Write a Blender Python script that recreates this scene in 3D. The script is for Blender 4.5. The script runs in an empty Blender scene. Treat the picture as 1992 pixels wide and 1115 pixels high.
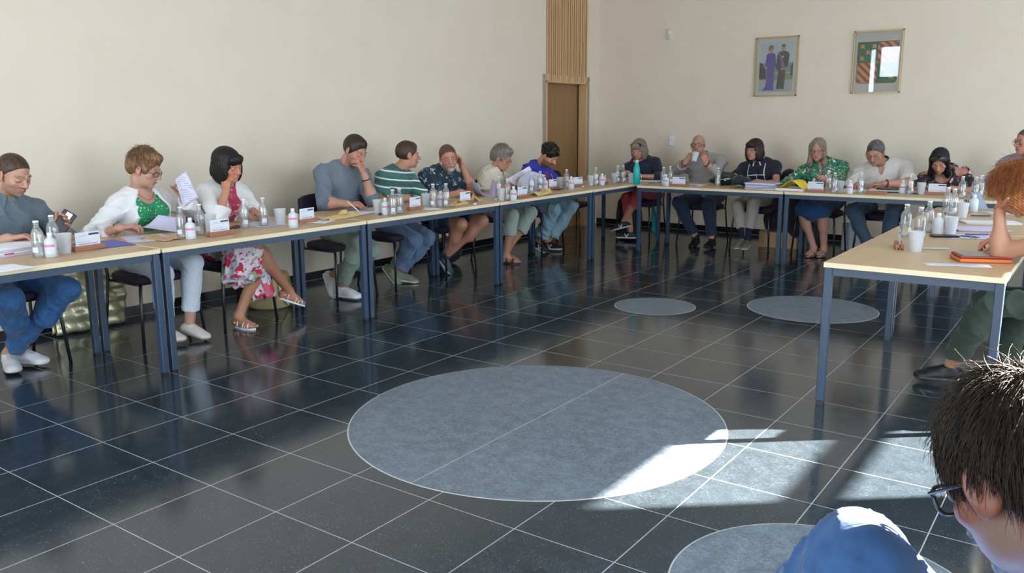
import bpy, math, random
import numpy as np
from mathutils import Vector, Matrix
D = bpy.data
SC = bpy.context.scene
COL = SC.collection
PI = math.pi
random.seed(4)

# ------------------------------------------------------------------ camera
cam_d = D.cameras.new('camera'); cam = D.objects.new('camera', cam_d); COL.objects.link(cam)
FPX = 1627.47
cam_d.sensor_fit = 'HORIZONTAL'; cam_d.sensor_width = 36.0; cam_d.lens = FPX * 36.0 / 1992.0
cam_d.clip_start = 0.05; cam_d.clip_end = 200
YAW, PITCH, ROLL = math.radians(-35.644), math.radians(-11.1894), math.radians(-0.3152)
CAM = Vector((4.8518, -1.4442, 1.4330))
_f = Vector((math.sin(YAW) * math.cos(PITCH), math.cos(YAW) * math.cos(PITCH), math.sin(PITCH)))
_r = Vector((math.cos(YAW), -math.sin(YAW), 0)); _u = _r.cross(_f)
_c, _s = math.cos(ROLL), math.sin(ROLL)
_r2 = _c * _r + _s * _u; _u2 = -_s * _r + _c * _u
_m = Matrix((( _r2.x, _u2.x, -_f.x, CAM.x), (_r2.y, _u2.y, -_f.y, CAM.y), (_r2.z, _u2.z, -_f.z, CAM.z), (0, 0, 0, 1)))
cam.matrix_world = _m
SC.camera = cam

# ------------------------------------------------------------------ world, sun, window light, exposure
w = D.worlds.new('sky'); SC.world = w; w.use_nodes = True
bg = w.node_tree.nodes['Background']; bg.inputs[0].default_value = (0.78, 0.89, 1.0, 1); bg.inputs[1].default_value = 12.5
sun_d = D.lights.new('sun', 'SUN'); sun = D.objects.new('sun', sun_d); COL.objects.link(sun)
sun_d.energy = 150; sun_d.angle = math.radians(0.6); sun_d.color = (1.0, 0.9, 0.78)
SUNDIR = Vector((-0.77, -0.64, -0.5)).normalized()
sun.rotation_euler = SUNDIR.to_track_quat('-Z', 'Y').to_euler(); sun.location = (9, 8, 6)
def area(name, loc, to, sx, sy, energy, color):
    l = D.lights.new(name, 'AREA'); o = D.objects.new(name, l); COL.objects.link(o)
    l.shape = 'RECTANGLE'; l.size = sx; l.size_y = sy; l.energy = energy; l.color = color
    o.location = loc; o.rotation_euler = (Vector(to) - Vector(loc)).to_track_quat('-Z', 'Y').to_euler()
    return o
# openings in the unseen right and rear walls, some added to brighten the room
# daylight entering through the windows (world light, guided by portals in the openings)
def portal(name, loc, to, sx, sy):
    o = area(name, loc, to, sx, sy, 1.0, (1, 1, 1)); o.data.cycles.is_portal = True
HR = [(-1.7, -.6, .9, 3.0), (.25, 2.65, .6, 3.15), (4.24, 5.35, .4, 2.53), (6.1, 8.75, .45, 1.74)]  # last opening added to brighten the far left wall, top kept low against sun
HN = [(-.57, -.39, 2.05, 3.2), (-.33, .17, 2.45, 3.25), (.6, 3.3, .5, 3.35)]  # wide opening added behind the camera and sized to light the back wall
for a_, b_, z0_, z1_ in HR: portal('window_portal', (7.31, (a_ + b_) / 2, (z0_ + z1_) / 2), (0, (a_ + b_) / 2, (z0_ + z1_) / 2), z1_ - z0_, b_ - a_)
for a_, b_, z0_, z1_ in HN: portal('window_portal', ((a_ + b_) / 2, -4.11, (z0_ + z1_) / 2), ((a_ + b_) / 2, 0, (z0_ + z1_) / 2), b_ - a_, z1_ - z0_)
SC.view_settings.view_transform = 'Standard'; SC.view_settings.look = 'None'
SC.view_settings.gamma = 1.0; SC.view_settings.use_curve_mapping = False
SC.view_settings.exposure = 0.0
SC.cycles.max_bounces = 8; SC.cycles.glossy_bounces = 4; SC.cycles.transmission_bounces = 6; SC.cycles.transparent_max_bounces = 12
SC.cycles.caustics_reflective = False; SC.cycles.caustics_refractive = False; SC.cycles.blur_glossy = 1.0
SC.cycles.sample_clamp_indirect = 6.0
SC.cycles.use_denoising = True

# ------------------------------------------------------------------ materials
def srgb(h):
    if isinstance(h, str):
        c = [int(h[i:i + 2], 16) / 255 for i in (0, 2, 4)]
    else:
        c = [x / 255 for x in h]
    return tuple(x / 12.92 if x <= 0.04045 else ((x + 0.055) / 1.055) ** 2.4 for x in c) + (1.0,)
class NT:
    def __init__(s, m): s.t = m.node_tree; s.n = s.t.nodes; s.l = s.t.links
    def new(s, k, **kw):
        n = s.n.new(k)
        for a, b in kw.items():
            if a == 'ins':
                for i, v in b.items():
                    if hasattr(v, 'is_output'): s.l.new(v, n.inputs[i])
                    else: n.inputs[i].default_value = v
            else: setattr(n, a, b)
        return n
    def math(s, op, a, b=0.0, c=None, clamp=False):
        ins = {0: a, 1: b}
        if c is not None: ins[2] = c
        return s.new('ShaderNodeMath', operation=op, use_clamp=clamp, ins=ins).outputs[0]
    def mix(s, f, a, b):
        return s.new('ShaderNodeMix', data_type='RGBA', ins={0: f, 6: a, 7: b}).outputs[2]
    def ramp(s, f, stops, interp='LINEAR'):
        n = s.n.new('ShaderNodeValToRGB'); s.l.new(f, n.inputs[0]); n.color_ramp.interpolation = interp
        e = n.color_ramp.elements
        while len(e) < len(stops): e.new(0.5)
        for k, (p, c) in enumerate(stops):
            e[k].position = p; e[k].color = c if len(c) == 4 else tuple(c) + (1,)
        return n.outputs[0]
def mat(name, color=(0.8, 0.8, 0.8, 1), rough=0.5, metal=0.0, **kw):
    m = D.materials.new(name); m.use_nodes = True
    b = m.node_tree.nodes['Principled BSDF']
    if isinstance(color, str): color = srgb(color)
    b.inputs['Base Color'].default_value = color; b.inputs['Roughness'].default_value = rough; b.inputs['Metallic'].default_value = metal
    for k, v in kw.items(): b.inputs[k.replace('_', ' ')].default_value = v
    m.diffuse_color = color
    return m
def nodes(m):
    t = NT(m); return t, m.node_tree.nodes['Principled BSDF']
def noisy(name, c1, c2, scale=8.0, rough=0.6, bump=0.0, stretch=(1, 1, 1), detail=4, coord='Object', **kw):
    m = mat(name, c1, rough, **kw); t, b = nodes(m)
    tc = t.new('ShaderNodeTexCoord'); mp = t.new('ShaderNodeMapping', ins={0: tc.outputs[coord], 3: stretch})
    nz = t.new('ShaderNodeTexNoise', ins={0: mp.outputs[0], 2: scale, 3: detail})
    c1 = srgb(c1) if isinstance(c1, str) else c1; c2 = srgb(c2) if isinstance(c2, str) else c2
    col = t.mix(t.math('MULTIPLY_ADD', nz.outputs[0], 2.2, -0.6, clamp=True), c1, c2)
    t.l.new(col, b.inputs['Base Color'])
    if bump:
        bp = t.new('ShaderNodeBump', ins={0: bump, 1: 0.01, 2: nz.outputs[0]}) if False else t.new('ShaderNodeBump')
        bp.inputs['Strength'].default_value = bump; bp.inputs['Distance'].default_value = 0.01; t.l.new(nz.outputs[0], bp.inputs['Height'])
        t.l.new(bp.outputs[0], b.inputs['Normal'])
    return m
M = {}
M['wall'] = noisy('plaster_beige', (0.72, 0.635, 0.52, 1), (0.75, 0.665, 0.55, 1), 3.0, 0.9, 0.15)
M['wall2'] = M['wall']
M['ceiling'] = mat('ceiling_white', (0.8, 0.78, 0.75, 1), 0.9)
M['skirt'] = mat('skirting_black_stone', (0.008, 0.01, 0.014, 1), 0.25)
M['grout'] = mat('grout_pale', (0.3, 0.31, 0.32, 1), 0.6)
M['table_wood'] = noisy('table_maple', (0.47, 0.315, 0.165, 1), (0.55, 0.385, 0.215, 1), 5, 0.35, 0.0, (1, 0.12, 1))
M['edge_wood'] = mat('table_edge_pale', (0.78, 0.66, 0.44, 1), 0.5)
M['frame_blue'] = mat('frame_blue_grey_metal', (0.022, 0.050, 0.095, 1), 0.4, 0.0)
M['black_metal'] = mat('black_painted_tube', (0.012, 0.013, 0.018, 1), 0.3)
M['seat'] = noisy('seat_aubergine_fabric', (0.012, 0.006, 0.022, 1), (0.022, 0.012, 0.036, 1), 60, 0.85, 0.3)
M['oak'] = noisy('oak_veneer', (0.56, 0.34, 0.17, 1), (0.66, 0.43, 0.23, 1), 5, 0.45, 0.0, (6, 6, 0.5))
M['oak_dark'] = noisy('oak_door', (0.27, 0.15, 0.065, 1), (0.33, 0.19, 0.085, 1), 4, 0.5, 0.0, (5, 5, 0.4))
M['white'] = mat('white_plastic', (0.8, 0.8, 0.8, 1), 0.4)
M['paper'] = mat('white_paper', (0.80, 0.80, 0.86, 1), 0.8)
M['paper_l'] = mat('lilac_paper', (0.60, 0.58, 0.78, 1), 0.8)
M['ink'] = mat('grey_ink', (0.22, 0.24, 0.3, 1), 0.7)
M['black'] = mat('black_plastic', (0.01, 0.01, 0.012, 1), 0.35)

# floor: dark polished stone tiles on a 0.405 m grid, four inlaid circles of lighter stone
def stone(name, base, speck, rough, grid):
    m = mat(name, base, rough); t, b = nodes(m)
    geo = t.new('ShaderNodeNewGeometry'); P = geo.outputs['Position']
    n1 = t.new('ShaderNodeTexNoise', ins={0: P, 2: 2.2, 3: 6})
    n2 = t.new('ShaderNodeTexNoise', ins={0: P, 2: 120.0, 3: 5})
    n3 = t.new('ShaderNodeTexNoise', ins={0: P, 2: 14.0, 3: 6, 4: 0.7})
    sp = t.math('MULTIPLY_ADD', n2.outputs[0], 7.0, -4.2, clamp=True)
    sp = t.math('MULTIPLY', sp, t.math('MULTIPLY_ADD', n3.outputs[0], 4.0, -1.6, clamp=True))
    n4 = t.new('ShaderNodeTexNoise', ins={0: P, 2: 70.0, 3: 6, 4: 0.75}); mo = t.math('MULTIPLY_ADD', t.math('ADD', n4.outputs[0], t.math('MULTIPLY', n3.outputs[0], .7)), 4.2, -3.1, clamp=True)
    b2 = tuple(x * 1.7 for x in base[:3]) + (1,)
    col = t.mix(t.math('MULTIPLY_ADD', n1.outputs[0], 2.0, -0.5, clamp=True), base, b2)
    col = t.mix(mo, col, tuple(x * (2.4 if grid else 2.6) for x in base[:3]) + (1,)); col = t.mix(sp, col, speck)
    rr = t.math('MULTIPLY_ADD', n3.outputs[0], 0.10, rough - 0.05)
    if grid:
        sx = t.new('ShaderNodeSeparateXYZ', ins={0: P})
        def line(c, wd):
            q = t.math('FRACT', t.math('ADD', t.math('DIVIDE', c, 0.405), 100.5))
            return t.math('LESS_THAN', t.math('ABSOLUTE', t.math('SUBTRACT', q, 0.5)), wd)
        # tile to tile tone change
        cid = t.new('ShaderNodeCombineXYZ', ins={0: t.math('FLOOR', t.math('DIVIDE', sx.outputs[0], 0.405)), 1: t.math('FLOOR', t.math('DIVIDE', sx.outputs[1], 0.405))})
        wn = t.new('ShaderNodeTexWhiteNoise', ins={0: cid.outputs[0]})
        col = t.mix(t.math('MULTIPLY', wn.outputs[0], 0.35), col, tuple(x * 2.0 for x in base[:3]) + (1,))
        g = t.math('MAXIMUM', line(sx.outputs[0], 0.0052), line(sx.outputs[1], 0.0046))
        col = t.mix(g, col, (0.33, 0.34, 0.35, 1))
        rr = t.math('MAXIMUM', rr, t.math('MULTIPLY', g, 0.7))
    t.l.new(col, b.inputs['Base Color']); t.l.new(rr, b.inputs['Roughness'])
    b.inputs['IOR'].default_value = 1.6
    return m
M['floor'] = stone('dark_stone_tiles', (0.013, 0.0185, 0.024, 1), (0.20, 0.20, 0.18, 1), 0.13, True)
M['disc'] = stone('grey_stone_inlay', (0.060, 0.078, 0.098, 1), (0.42, 0.41, 0.44, 1), 0.45, False)
M['rim'] = mat('inlay_rim', (0.45, 0.46, 0.47, 1), 0.4)

# ------------------------------------------------------------------ mesh helpers
class MB:
    """collects shapes, builds ONE mesh object"""
    def __init__(s): s.v = []; s.f = []; s.mi = []; s.sm = []; s.mats = []
    def m(s, mt):
        if mt not in s.mats: s.mats.append(mt)
        return s.mats.index(mt)
    def add(s, vs, fs, mt=None, smooth=False):
        o = len(s.v); s.v += [tuple(v) for v in vs]; k = s.m(mt) if mt is not None else 0
        for f in fs: s.f.append(tuple(i + o for i in f)); s.mi.append(k); s.sm.append(smooth)
        return s
    def box(s, c, d, mt=None, R=None, bev=0.0):
        x, y, z = d[0] / 2, d[1] / 2, d[2] / 2
        if bev <= 0:
            vs = [Vector((a * x, b * y, e * z)) for e in (-1, 1) for b in (-1, 1) for a in (-1, 1)]
            fs = [(0, 2, 3, 1), (4, 5, 7, 6), (0, 1, 5, 4), (2, 6, 7, 3), (0, 4, 6, 2), (1, 3, 7, 5)]
        else:
            bv = min(bev, x * .98, y * .98, z * .98); vs = []; idx = {}
            for a in (-1, 1):
                for b in (-1, 1):
                    for e in (-1, 1):
                        idx[(a, b, e)] = len(vs)
                        vs += [Vector((a * x, b * (y - bv), e * (z - bv))), Vector((a * (x - bv), b * y, e * (z - bv))), Vector((a * (x - bv), b * (y - bv), e * z))]
            g = lambda a, b, e, k: idx[(a, b, e)] + k
            fs = []
            for a in (-1, 1): fs.append([g(a, -1, -1, 0), g(a, 1, -1, 0), g(a, 1, 1, 0), g(a, -1, 1, 0)])
            for b in (-1, 1): fs.append([g(-1, b, -1, 1), g(1, b, -1, 1), g(1, b, 1, 1), g(-1, b, 1, 1)])
            for e in (-1, 1): fs.append([g(-1, -1, e, 2), g(1, -1, e, 2), g(1, 1, e, 2), g(-1, 1, e, 2)])
            for a in (-1, 1):
                for b in (-1, 1): fs.append([g(a, b, -1, 0), g(a, b, 1, 0), g(a, b, 1, 1), g(a, b, -1, 1)])
                for e in (-1, 1): fs.append([g(a, -1, e, 0), g(a, 1, e, 0), g(a, 1, e, 2), g(a, -1, e, 2)])
            for b in (-1, 1):
                for e in (-1, 1): fs.append([g(-1, b, e, 1), g(1, b, e, 1), g(1, b, e, 2), g(-1, b, e, 2)])
            for a in (-1, 1):
                for b in (-1, 1):
                    for e in (-1, 1): fs.append([g(a, b, e, 0), g(a, b, e, 1), g(a, b, e, 2)])
            nf = []
            for f in fs:
                n = (vs[f[1]] - vs[f[0]]).cross(vs[f[2]] - vs[f[0]]); cc = sum((vs[i] for i in f), Vector()) / len(f)
                nf.append(tuple(f) if n.dot(cc) > 0 else tuple(reversed(f)))
            fs = nf
        if R is not None: vs = [R @ v for v in vs]
        c = Vector(c)
        return s.add([v + c for v in vs], fs, mt)
    def tube(s, pts, r, mt=None, n=8, cap=True):
        pts = [Vector(p) for p in pts]; k = len(pts)
        rs = r if isinstance(r, (list, tuple)) else [r] * k
        T = []
        for i in range(k):
            a = pts[max(i - 1, 0)]; b = pts[min(i + 1, k - 1)]; t = (b - a)
            T.append(t.normalized() if t.length > 1e-9 else Vector((0, 0, 1)))
        up = Vector((0, 0, 1)) if abs(T[0].z) < .9 else Vector((1, 0, 0))
        nrm = T[0].cross(up).normalized(); vs = []
        for i in range(k):
            nrm = (nrm - T[i] * nrm.dot(T[i])); nrm = nrm.normalized() if nrm.length > 1e-6 else T[i].orthogonal().normalized()
            bi = T[i].cross(nrm)
            for j in range(n):
                a = 2 * PI * j / n; vs.append(pts[i] + (nrm * math.cos(a) + bi * math.sin(a)) * rs[i])
        fs = [(i * n + j, i * n + (j + 1) % n, (i + 1) * n + (j + 1) % n, (i + 1) * n + j) for i in range(k - 1) for j in range(n)]
        if cap: fs += [tuple(range(n))[::-1], tuple((k - 1) * n + j for j in range(n))]
        return s.add(vs, fs, mt, True)
    def lathe(s, prof, mt=None, n=20, c=(0, 0, 0)):
        vs = []; 
        for r, z in prof:
            for j in range(n): a = 2 * PI * j / n; vs.append((c[0] + r * math.cos(a), c[1] + r * math.sin(a), c[2] + z))
        k = len(prof)
        fs = [(i * n + j, i * n + (j + 1) % n, (i + 1) * n + (j + 1) % n, (i + 1) * n + j) for i in range(k - 1) for j in range(n)]
        if prof[0][0] > 1e-5: fs.append(tuple(range(n))[::-1])
        if prof[-1][0] > 1e-5: fs.append(tuple((k - 1) * n + j for j in range(n)))
        return s.add(vs, fs, mt, True)
    def poly(s, pts, d, mt=None):
        """flat outline pts (3-D, coplanar) extruded along vector d"""
        n = len(pts); a = [Vector(p) for p in pts]; dv = Vector(d)
        vs = a + [p + dv for p in a]
        fs = [tuple(range(n))[::-1], tuple(range(n, 2 * n))] + [(i, (i + 1) % n, (i + 1) % n + n, i + n) for i in range(n)]
        return s.add(vs, fs, mt)
    def grid(s, fn, nu, nv, mt=None, thick=0.0, smooth=True):
        vs = [Vector(fn(i / nu, j / nv)) for i in range(nu + 1) for j in range(nv + 1)]
        q = lambda i, j: i * (nv + 1) + j
        fs = [(q(i, j), q(i + 1, j), q(i + 1, j + 1), q(i, j + 1)) for i in range(nu) for j in range(nv)]
        if thick:
            o = len(vs); nn = [Vector() for _ in vs]
            for f in fs:
                n = (vs[f[1]] - vs[f[0]]).cross(vs[f[3]] - vs[f[0]])
                for i in f: nn[i] += n
            vs += [v - (n.normalized() if n.length > 0 else Vector((0, 0, 1))) * thick for v, n in zip(vs, nn)]
            fs2 = [tuple(i + o for i in reversed(f)) for f in fs]; rim = []
            B = [q(i, 0) for i in range(nu + 1)] + [q(nu, j) for j in range(1, nv + 1)] + [q(i, nv) for i in range(nu - 1, -1, -1)] + [q(0, j) for j in range(nv - 1, 0, -1)]
            for i in range(len(B)): a, b = B[i], B[(i + 1) % len(B)]; rim.append((b, a, a + o, b + o))
            fs = fs + fs2 + rim
        return s.add(vs, fs, mt, smooth)
    def build(s, name, mt=None, parent=None, loc=None, rot=0.0, cat=None, label=None, group=None, kind=None):
        me = D.meshes.new(name); me.from_pydata(s.v, [], s.f)
        ms = s.mats if s.mats and s.mats[0] is not None else []
        if mt is not None and not ms: ms = [mt]
        for x in ms: me.materials.append(x)
        if len(ms) > 1: me.polygons.foreach_set('material_index', s.mi)
        me.polygons.foreach_set('use_smooth', s.sm); me.update()
        o = D.objects.new(name, me); COL.objects.link(o)
        if parent is not None: o.parent = parent
        if loc is not None: o.location = loc
        if rot: o.rotation_euler = (0, 0, rot)
        return tag(o, label, cat, group, kind)
def tag(o, label=None, cat=None, group=None, kind=None):
    if label: o['label'] = label
    if cat: o['category'] = cat
    if group: o['group'] = group
    if kind: o['kind'] = kind
    return o
def empty(name, loc=(0, 0, 0), rot=0.0, label=None, cat=None, group=None):
    o = D.objects.new(name, None); COL.objects.link(o); o.location = loc; o.rotation_euler = (0, 0, rot); o.empty_display_size = .05
    return tag(o, label, cat, group)
def copy_tree(src, loc=None, rot=None, label=None, group=None, parent=None, rots=None):
    r = src.copy(); COL.objects.link(r)
    if parent is not None: r.parent = parent
    if loc is not None: r.location = loc
    if rot is not None: r.rotation_euler = (0, 0, rot)
    if rots is not None: r.rotation_euler = rots
    if label: r['label'] = label
    if group: r['group'] = group
    for ch in list(src.children): copy_tree(ch, parent=r)
    return r
def box_obj(name, lo, hi, mt, **kw):
    lo = Vector(lo); hi = Vector(hi); c = (lo + hi) / 2
    return MB().box((0, 0, 0), hi - lo, mt).build(name, mt, loc=c, **kw)

# ------------------------------------------------------------------ the room
XL, YB, XR, YN, ZC = -1.09, 8.93, 7.2, -4.0, 3.6
box_obj('floor', (XL - .9, YN - .1, -0.1), (XR + .1, YB + .1, 0), M['floor'], kind='structure')
box_obj('ceiling', (XL - .9, YN - .1, ZC), (XR + .1, YB + .1, ZC + .1), M['ceiling'], kind='structure')
def disc(c, r, lab):
    n = 96
    o = MB()
    o.add([(0, 0, .0012)] + [(r * math.cos(2 * PI * i / n), r * math.sin(2 * PI * i / n), .0012) for i in range(n)], [(0, 1 + i, 1 + (i + 1) % n) for i in range(n)], M['disc'])
    rr = [(r * math.cos(2 * PI * i / n), r * math.sin(2 * PI * i / n), .0014) for i in range(n)] + [((r + .006) * math.cos(2 * PI * i / n), (r + .006) * math.sin(2 * PI * i / n), .0004) for i in range(n)]
    o.add(rr, [(i, i + n, (i + 1) % n + n, (i + 1) % n) for i in range(n)], M['rim'])
    if r > .8:
        a = .002
        o.add([(-a, -r, .0016), (a, -r, .0016), (a, r, .0016), (-a, r, .0016)], [(0, 1, 2, 3)], M['rim'])
    return o.build('trim_1', loc=(c[0], c[1], 0), kind='structure', label=lab)
disc((2.675, 1.79), .905, 'large light grey stone circle set in the dark floor')
disc((2.02, 4.43), .31, 'smallest pale stone circle inlaid in the dark floor')
disc((3.06, 5.02), .475, 'brownish stone circle inlaid in the floor near the right table row')
disc((4.27, 1.0), .47, 'stone circle inlaid in the floor beside the blue jeans knee')
# left wall with the oak-clad door niche
DY0, DY1, DZ = 7.60, 8.60, 1.93
wl = MB()
wl.box((XL - .1, (YN + DY0) / 2, ZC / 2), (.2, DY0 - YN, ZC)).box((XL - .1, (DY1 + YB) / 2, ZC / 2), (.2, YB - DY1, ZC)).box((XL - .16, (DY0 + DY1) / 2, (ZC + DZ) / 2), (.08, DY1 - DY0, ZC - DZ))
wl.build('wall_left', M['wall'], kind='structure')
box_obj('wall_back', (XL - .2, YB, 0), (XR + .1, YB + .12, ZC), M['wall2'], kind='structure')
# slatted oak panel over the door
sl = MB(); sl.box((XL - .09, (DY0 + DY1) / 2, (ZC + DZ) / 2), (.06, DY1 - DY0, ZC - DZ), M['oak_dark'])
ns = 20
for i in range(ns):
    yy = DY0 + (i + .5) * (DY1 - DY0) / ns
    sl.box((XL - .03 + (.006 if i % 3 else 0), yy, (ZC + DZ) / 2), (.075, .024 if i % 2 else .031, ZC - DZ), M['oak'])
sl.build('slatted_panel', kind=None, cat='wall panel', label='vertical oak slats covering the wall above the niche door')
# niche and door leaf
nk = MB()
nk.box((XL - .45, DY0 - .04, DZ / 2), (.9, .08, DZ)).box((XL - .45, DY1 + .04, DZ / 2), (.9, .08, DZ)).box((XL - .45, (DY0 + DY1) / 2, DZ + .04), (.9, DY1 - DY0 + .16, .08))
nk.build('wall_niche', M['wall'], kind='structure')
dr = empty('door_1', (XL - .16, (DY0 + DY1) / 2, 0)); dr['kind'] = 'structure'
MB().box((0, 0, DZ / 2), (.05, DY1 - DY0, DZ)).build('door_leaf', M['oak_dark'], dr)
MB().tube([(.03, -.38, 1.0), (.08, -.38, 1.0), (.08, -.26, 1.0)], .009).build('door_handle', mat('door_handle_steel', (0.5, 0.5, 0.5, 1), .3, 1.0), dr)
jb = MB()
for yy in (DY0 + .012, DY1 - .012): jb.box((XL - .05, yy, DZ / 2), (.12, .024, DZ))
jb.box((XL - .05, (DY0 + DY1) / 2, DZ - .01), (.12, DY1 - DY0, .02)).build('trim_2', M['oak'], kind='structure')
# skirtings
box_obj('baseboard_left', (XL, YN, 0.0), (XL + .014, DY0, .075), M['skirt'], kind='structure')
box_obj('baseboard_back', (XL, YB - .014, 0.0), (XR, YB, .075), M['skirt'], kind='structure')
box_obj('trim_3', (XL + .014, YN, 0.0), (XL + .017, DY0, .003), M['grout'], kind='structure')
box_obj('trim_4', (XL, YB - .017, 0.0), (XR, YB - .014, .003), M['grout'], kind='structure')
# right wall with window openings: (y0, y1, z0, z1)
def walled(name, axis, c, lo, hi, holes, thick=.03):
    """wall slab with rectangular holes; axis 0: wall in the plane x=c, axis 1: y=c"""
    us = sorted({lo, hi, *[h[0] for h in holes], *[h[1] for h in holes]}); o = MB()
    for a, b in zip(us[:-1], us[1:]):
        zz = [0.0]; 
        for h in holes:
            if h[0] <= a + 1e-6 and h[1] >= b - 1e-6: zz += [h[2], h[3]]
        zz.append(ZC)
        for k in range(0, len(zz), 2):
            if zz[k + 1] - zz[k] > 1e-4:
                cc = ((a + b) / 2, (zz[k] + zz[k + 1]) / 2)
                if axis == 0: o.box((c + thick / 2, cc[0], cc[1]), (thick, b - a, zz[k + 1] - zz[k]))
                else: o.box((cc[0], c - thick / 2, cc[1]), (b - a, thick, zz[k + 1] - zz[k]))
    return o.build(name, M['wall'], kind='structure')
walled('wall_right', 0, XR, YN, YB, HR)
walled('wall_near', 1, YN, XL, XR, HN)
M['winframe'] = mat('window_frame_dark', (0.05, 0.05, 0.055, 1), .5)
gm = D.materials.new('window_glass'); gm.use_nodes = True; gt = gm.node_tree; gt.nodes.clear()
_o = gt.nodes.new('ShaderNodeOutputMaterial'); _t = gt.nodes.new('ShaderNodeBsdfTransparent'); _g = gt.nodes.new('ShaderNodeBsdfGlossy'); _mx = gt.nodes.new('ShaderNodeMixShader')
_mx.inputs[0].default_value = .06; _g.inputs['Roughness'].default_value = .02
gt.links.new(_t.outputs[0], _mx.inputs[1]); gt.links.new(_g.outputs[0], _mx.inputs[2]); gt.links.new(_mx.outputs[0], _o.inputs[0])
wn = 0
for axis, c, HH in ((0, XR + .015, HR), (1, YN - .015, HN)):
    for (a, b, z0, z1) in HH:
        wn += 1
        e = empty('window_%d' % wn, (c, (a + b) / 2, z0) if axis == 0 else ((a + b) / 2, c, z0)); e['kind'] = 'structure'
        W, H = b - a, z1 - z0; fr = MB(); fw = .035
        def bx(u, z, du, dz):
            fr.box((0, u, z) if axis == 0 else (u, 0, z), (.03, du, dz) if axis == 0 else (du, .03, dz))
        for u in (-W / 2 + fw / 2, W / 2 - fw / 2): bx(u, H / 2, fw, H)
        bx(0, fw / 2, W, fw); bx(0, H - fw / 2, W, fw)
        if axis == 0 and z1 > 2.2: bx(0, 2.065 - z0, W, .12)
        fr.build('window_frame', M['winframe'], e)
        g = MB(); g.box((0, 0, H / 2), (.006, W - .05, H - .05) if axis == 0 else (W - .05, .006, H - .05)); g.build('pane', gm, e)

# ------------------------------------------------------------------ tables
TH = .735
def make_table():
    t = empty('conference_table', (0, 0, 0))
    L, W = 1.6, .79
    top = MB(); top.box((0, 0, TH - .0125), (W - .006, L - .006, .025), M['table_wood'])
    e = .003
    top.box((W / 2 - e / 2, 0, TH - .0125), (e, L, .0248), M['edge_wood']); top.box((-W / 2 + e / 2, 0, TH - .0125), (e, L, .0248), M['edge_wood'])
    top.box((0, L / 2 - e / 2, TH - .0125), (W - 2 * e, e, .0248), M['edge_wood']); top.box((0, -L / 2 + e / 2, TH - .0125), (W - 2 * e, e, .0248), M['edge_wood'])
    top.build('tabletop', None, t)
    fr = MB()
    for sx in (-1, 1): fr.box((sx * (W / 2 - .025), 0, TH - .0455), (.022, L - .06, .04))
    for sy in (-1, 1): fr.box((0, sy * (L / 2 - .025), TH - .0455), (W - .06, .022, .04))
    fr.build('frame', M['frame_blue'], t)
    for sx in (-1, 1):
        for sy in (-1, 1):
            lg = MB(); lg.box((sx * (W / 2 - .022), sy * (L / 2 - .022), (TH - .026 + .012) / 2), (.038, .038, TH - .026 - .012), M['frame_blue'], bev=.003)
            lg.box((sx * (W / 2 - .022), sy * (L / 2 - .022), .006), (.034, .034, .012), M['black'])
            lg.build('leg', None, t)
    return t
tab = make_table()
TG = None
TABS = [
 (.115, .40, 0, 'maple table at the near end of the left row, under the paper stack'),
 (.115, 2.015, 0, 'second maple table of the left row, in front of the floral skirt'),
 (.115, 3.63, 0, 'maple table of the left row in front of the striped shirt'),
 (.115, 5.245, 0, 'maple table of the left row in front of the cream blouse and blue sweatshirt'),
 (.115, 6.86, 0, 'maple table in the back left corner, black backpack under it'),
 (1.41, 7.225, PI / 2, 'back row maple table carrying the teal bottle and the black helmet'),
 (3.025, 7.225, PI / 2, 'back row maple table carrying the yellow folder'),
 (4.64, 7.225, PI / 2, 'back row maple table at the far right corner'),
 (4.115, 3.60, 0, 'front maple table of the right row, orange tablet case on it'),
 (4.115, 5.215, 0, 'maple table of the right row, behind the one with the orange case'),
]
for i, (x, y, r, lab) in enumerate(TABS):
    if i == 0: o = tab; o.location = (x, y, 0)
    else: o = copy_tree(tab, (x, y, 0), r)
    tag(o, lab, 'table', 'maple conference tables')

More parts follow.
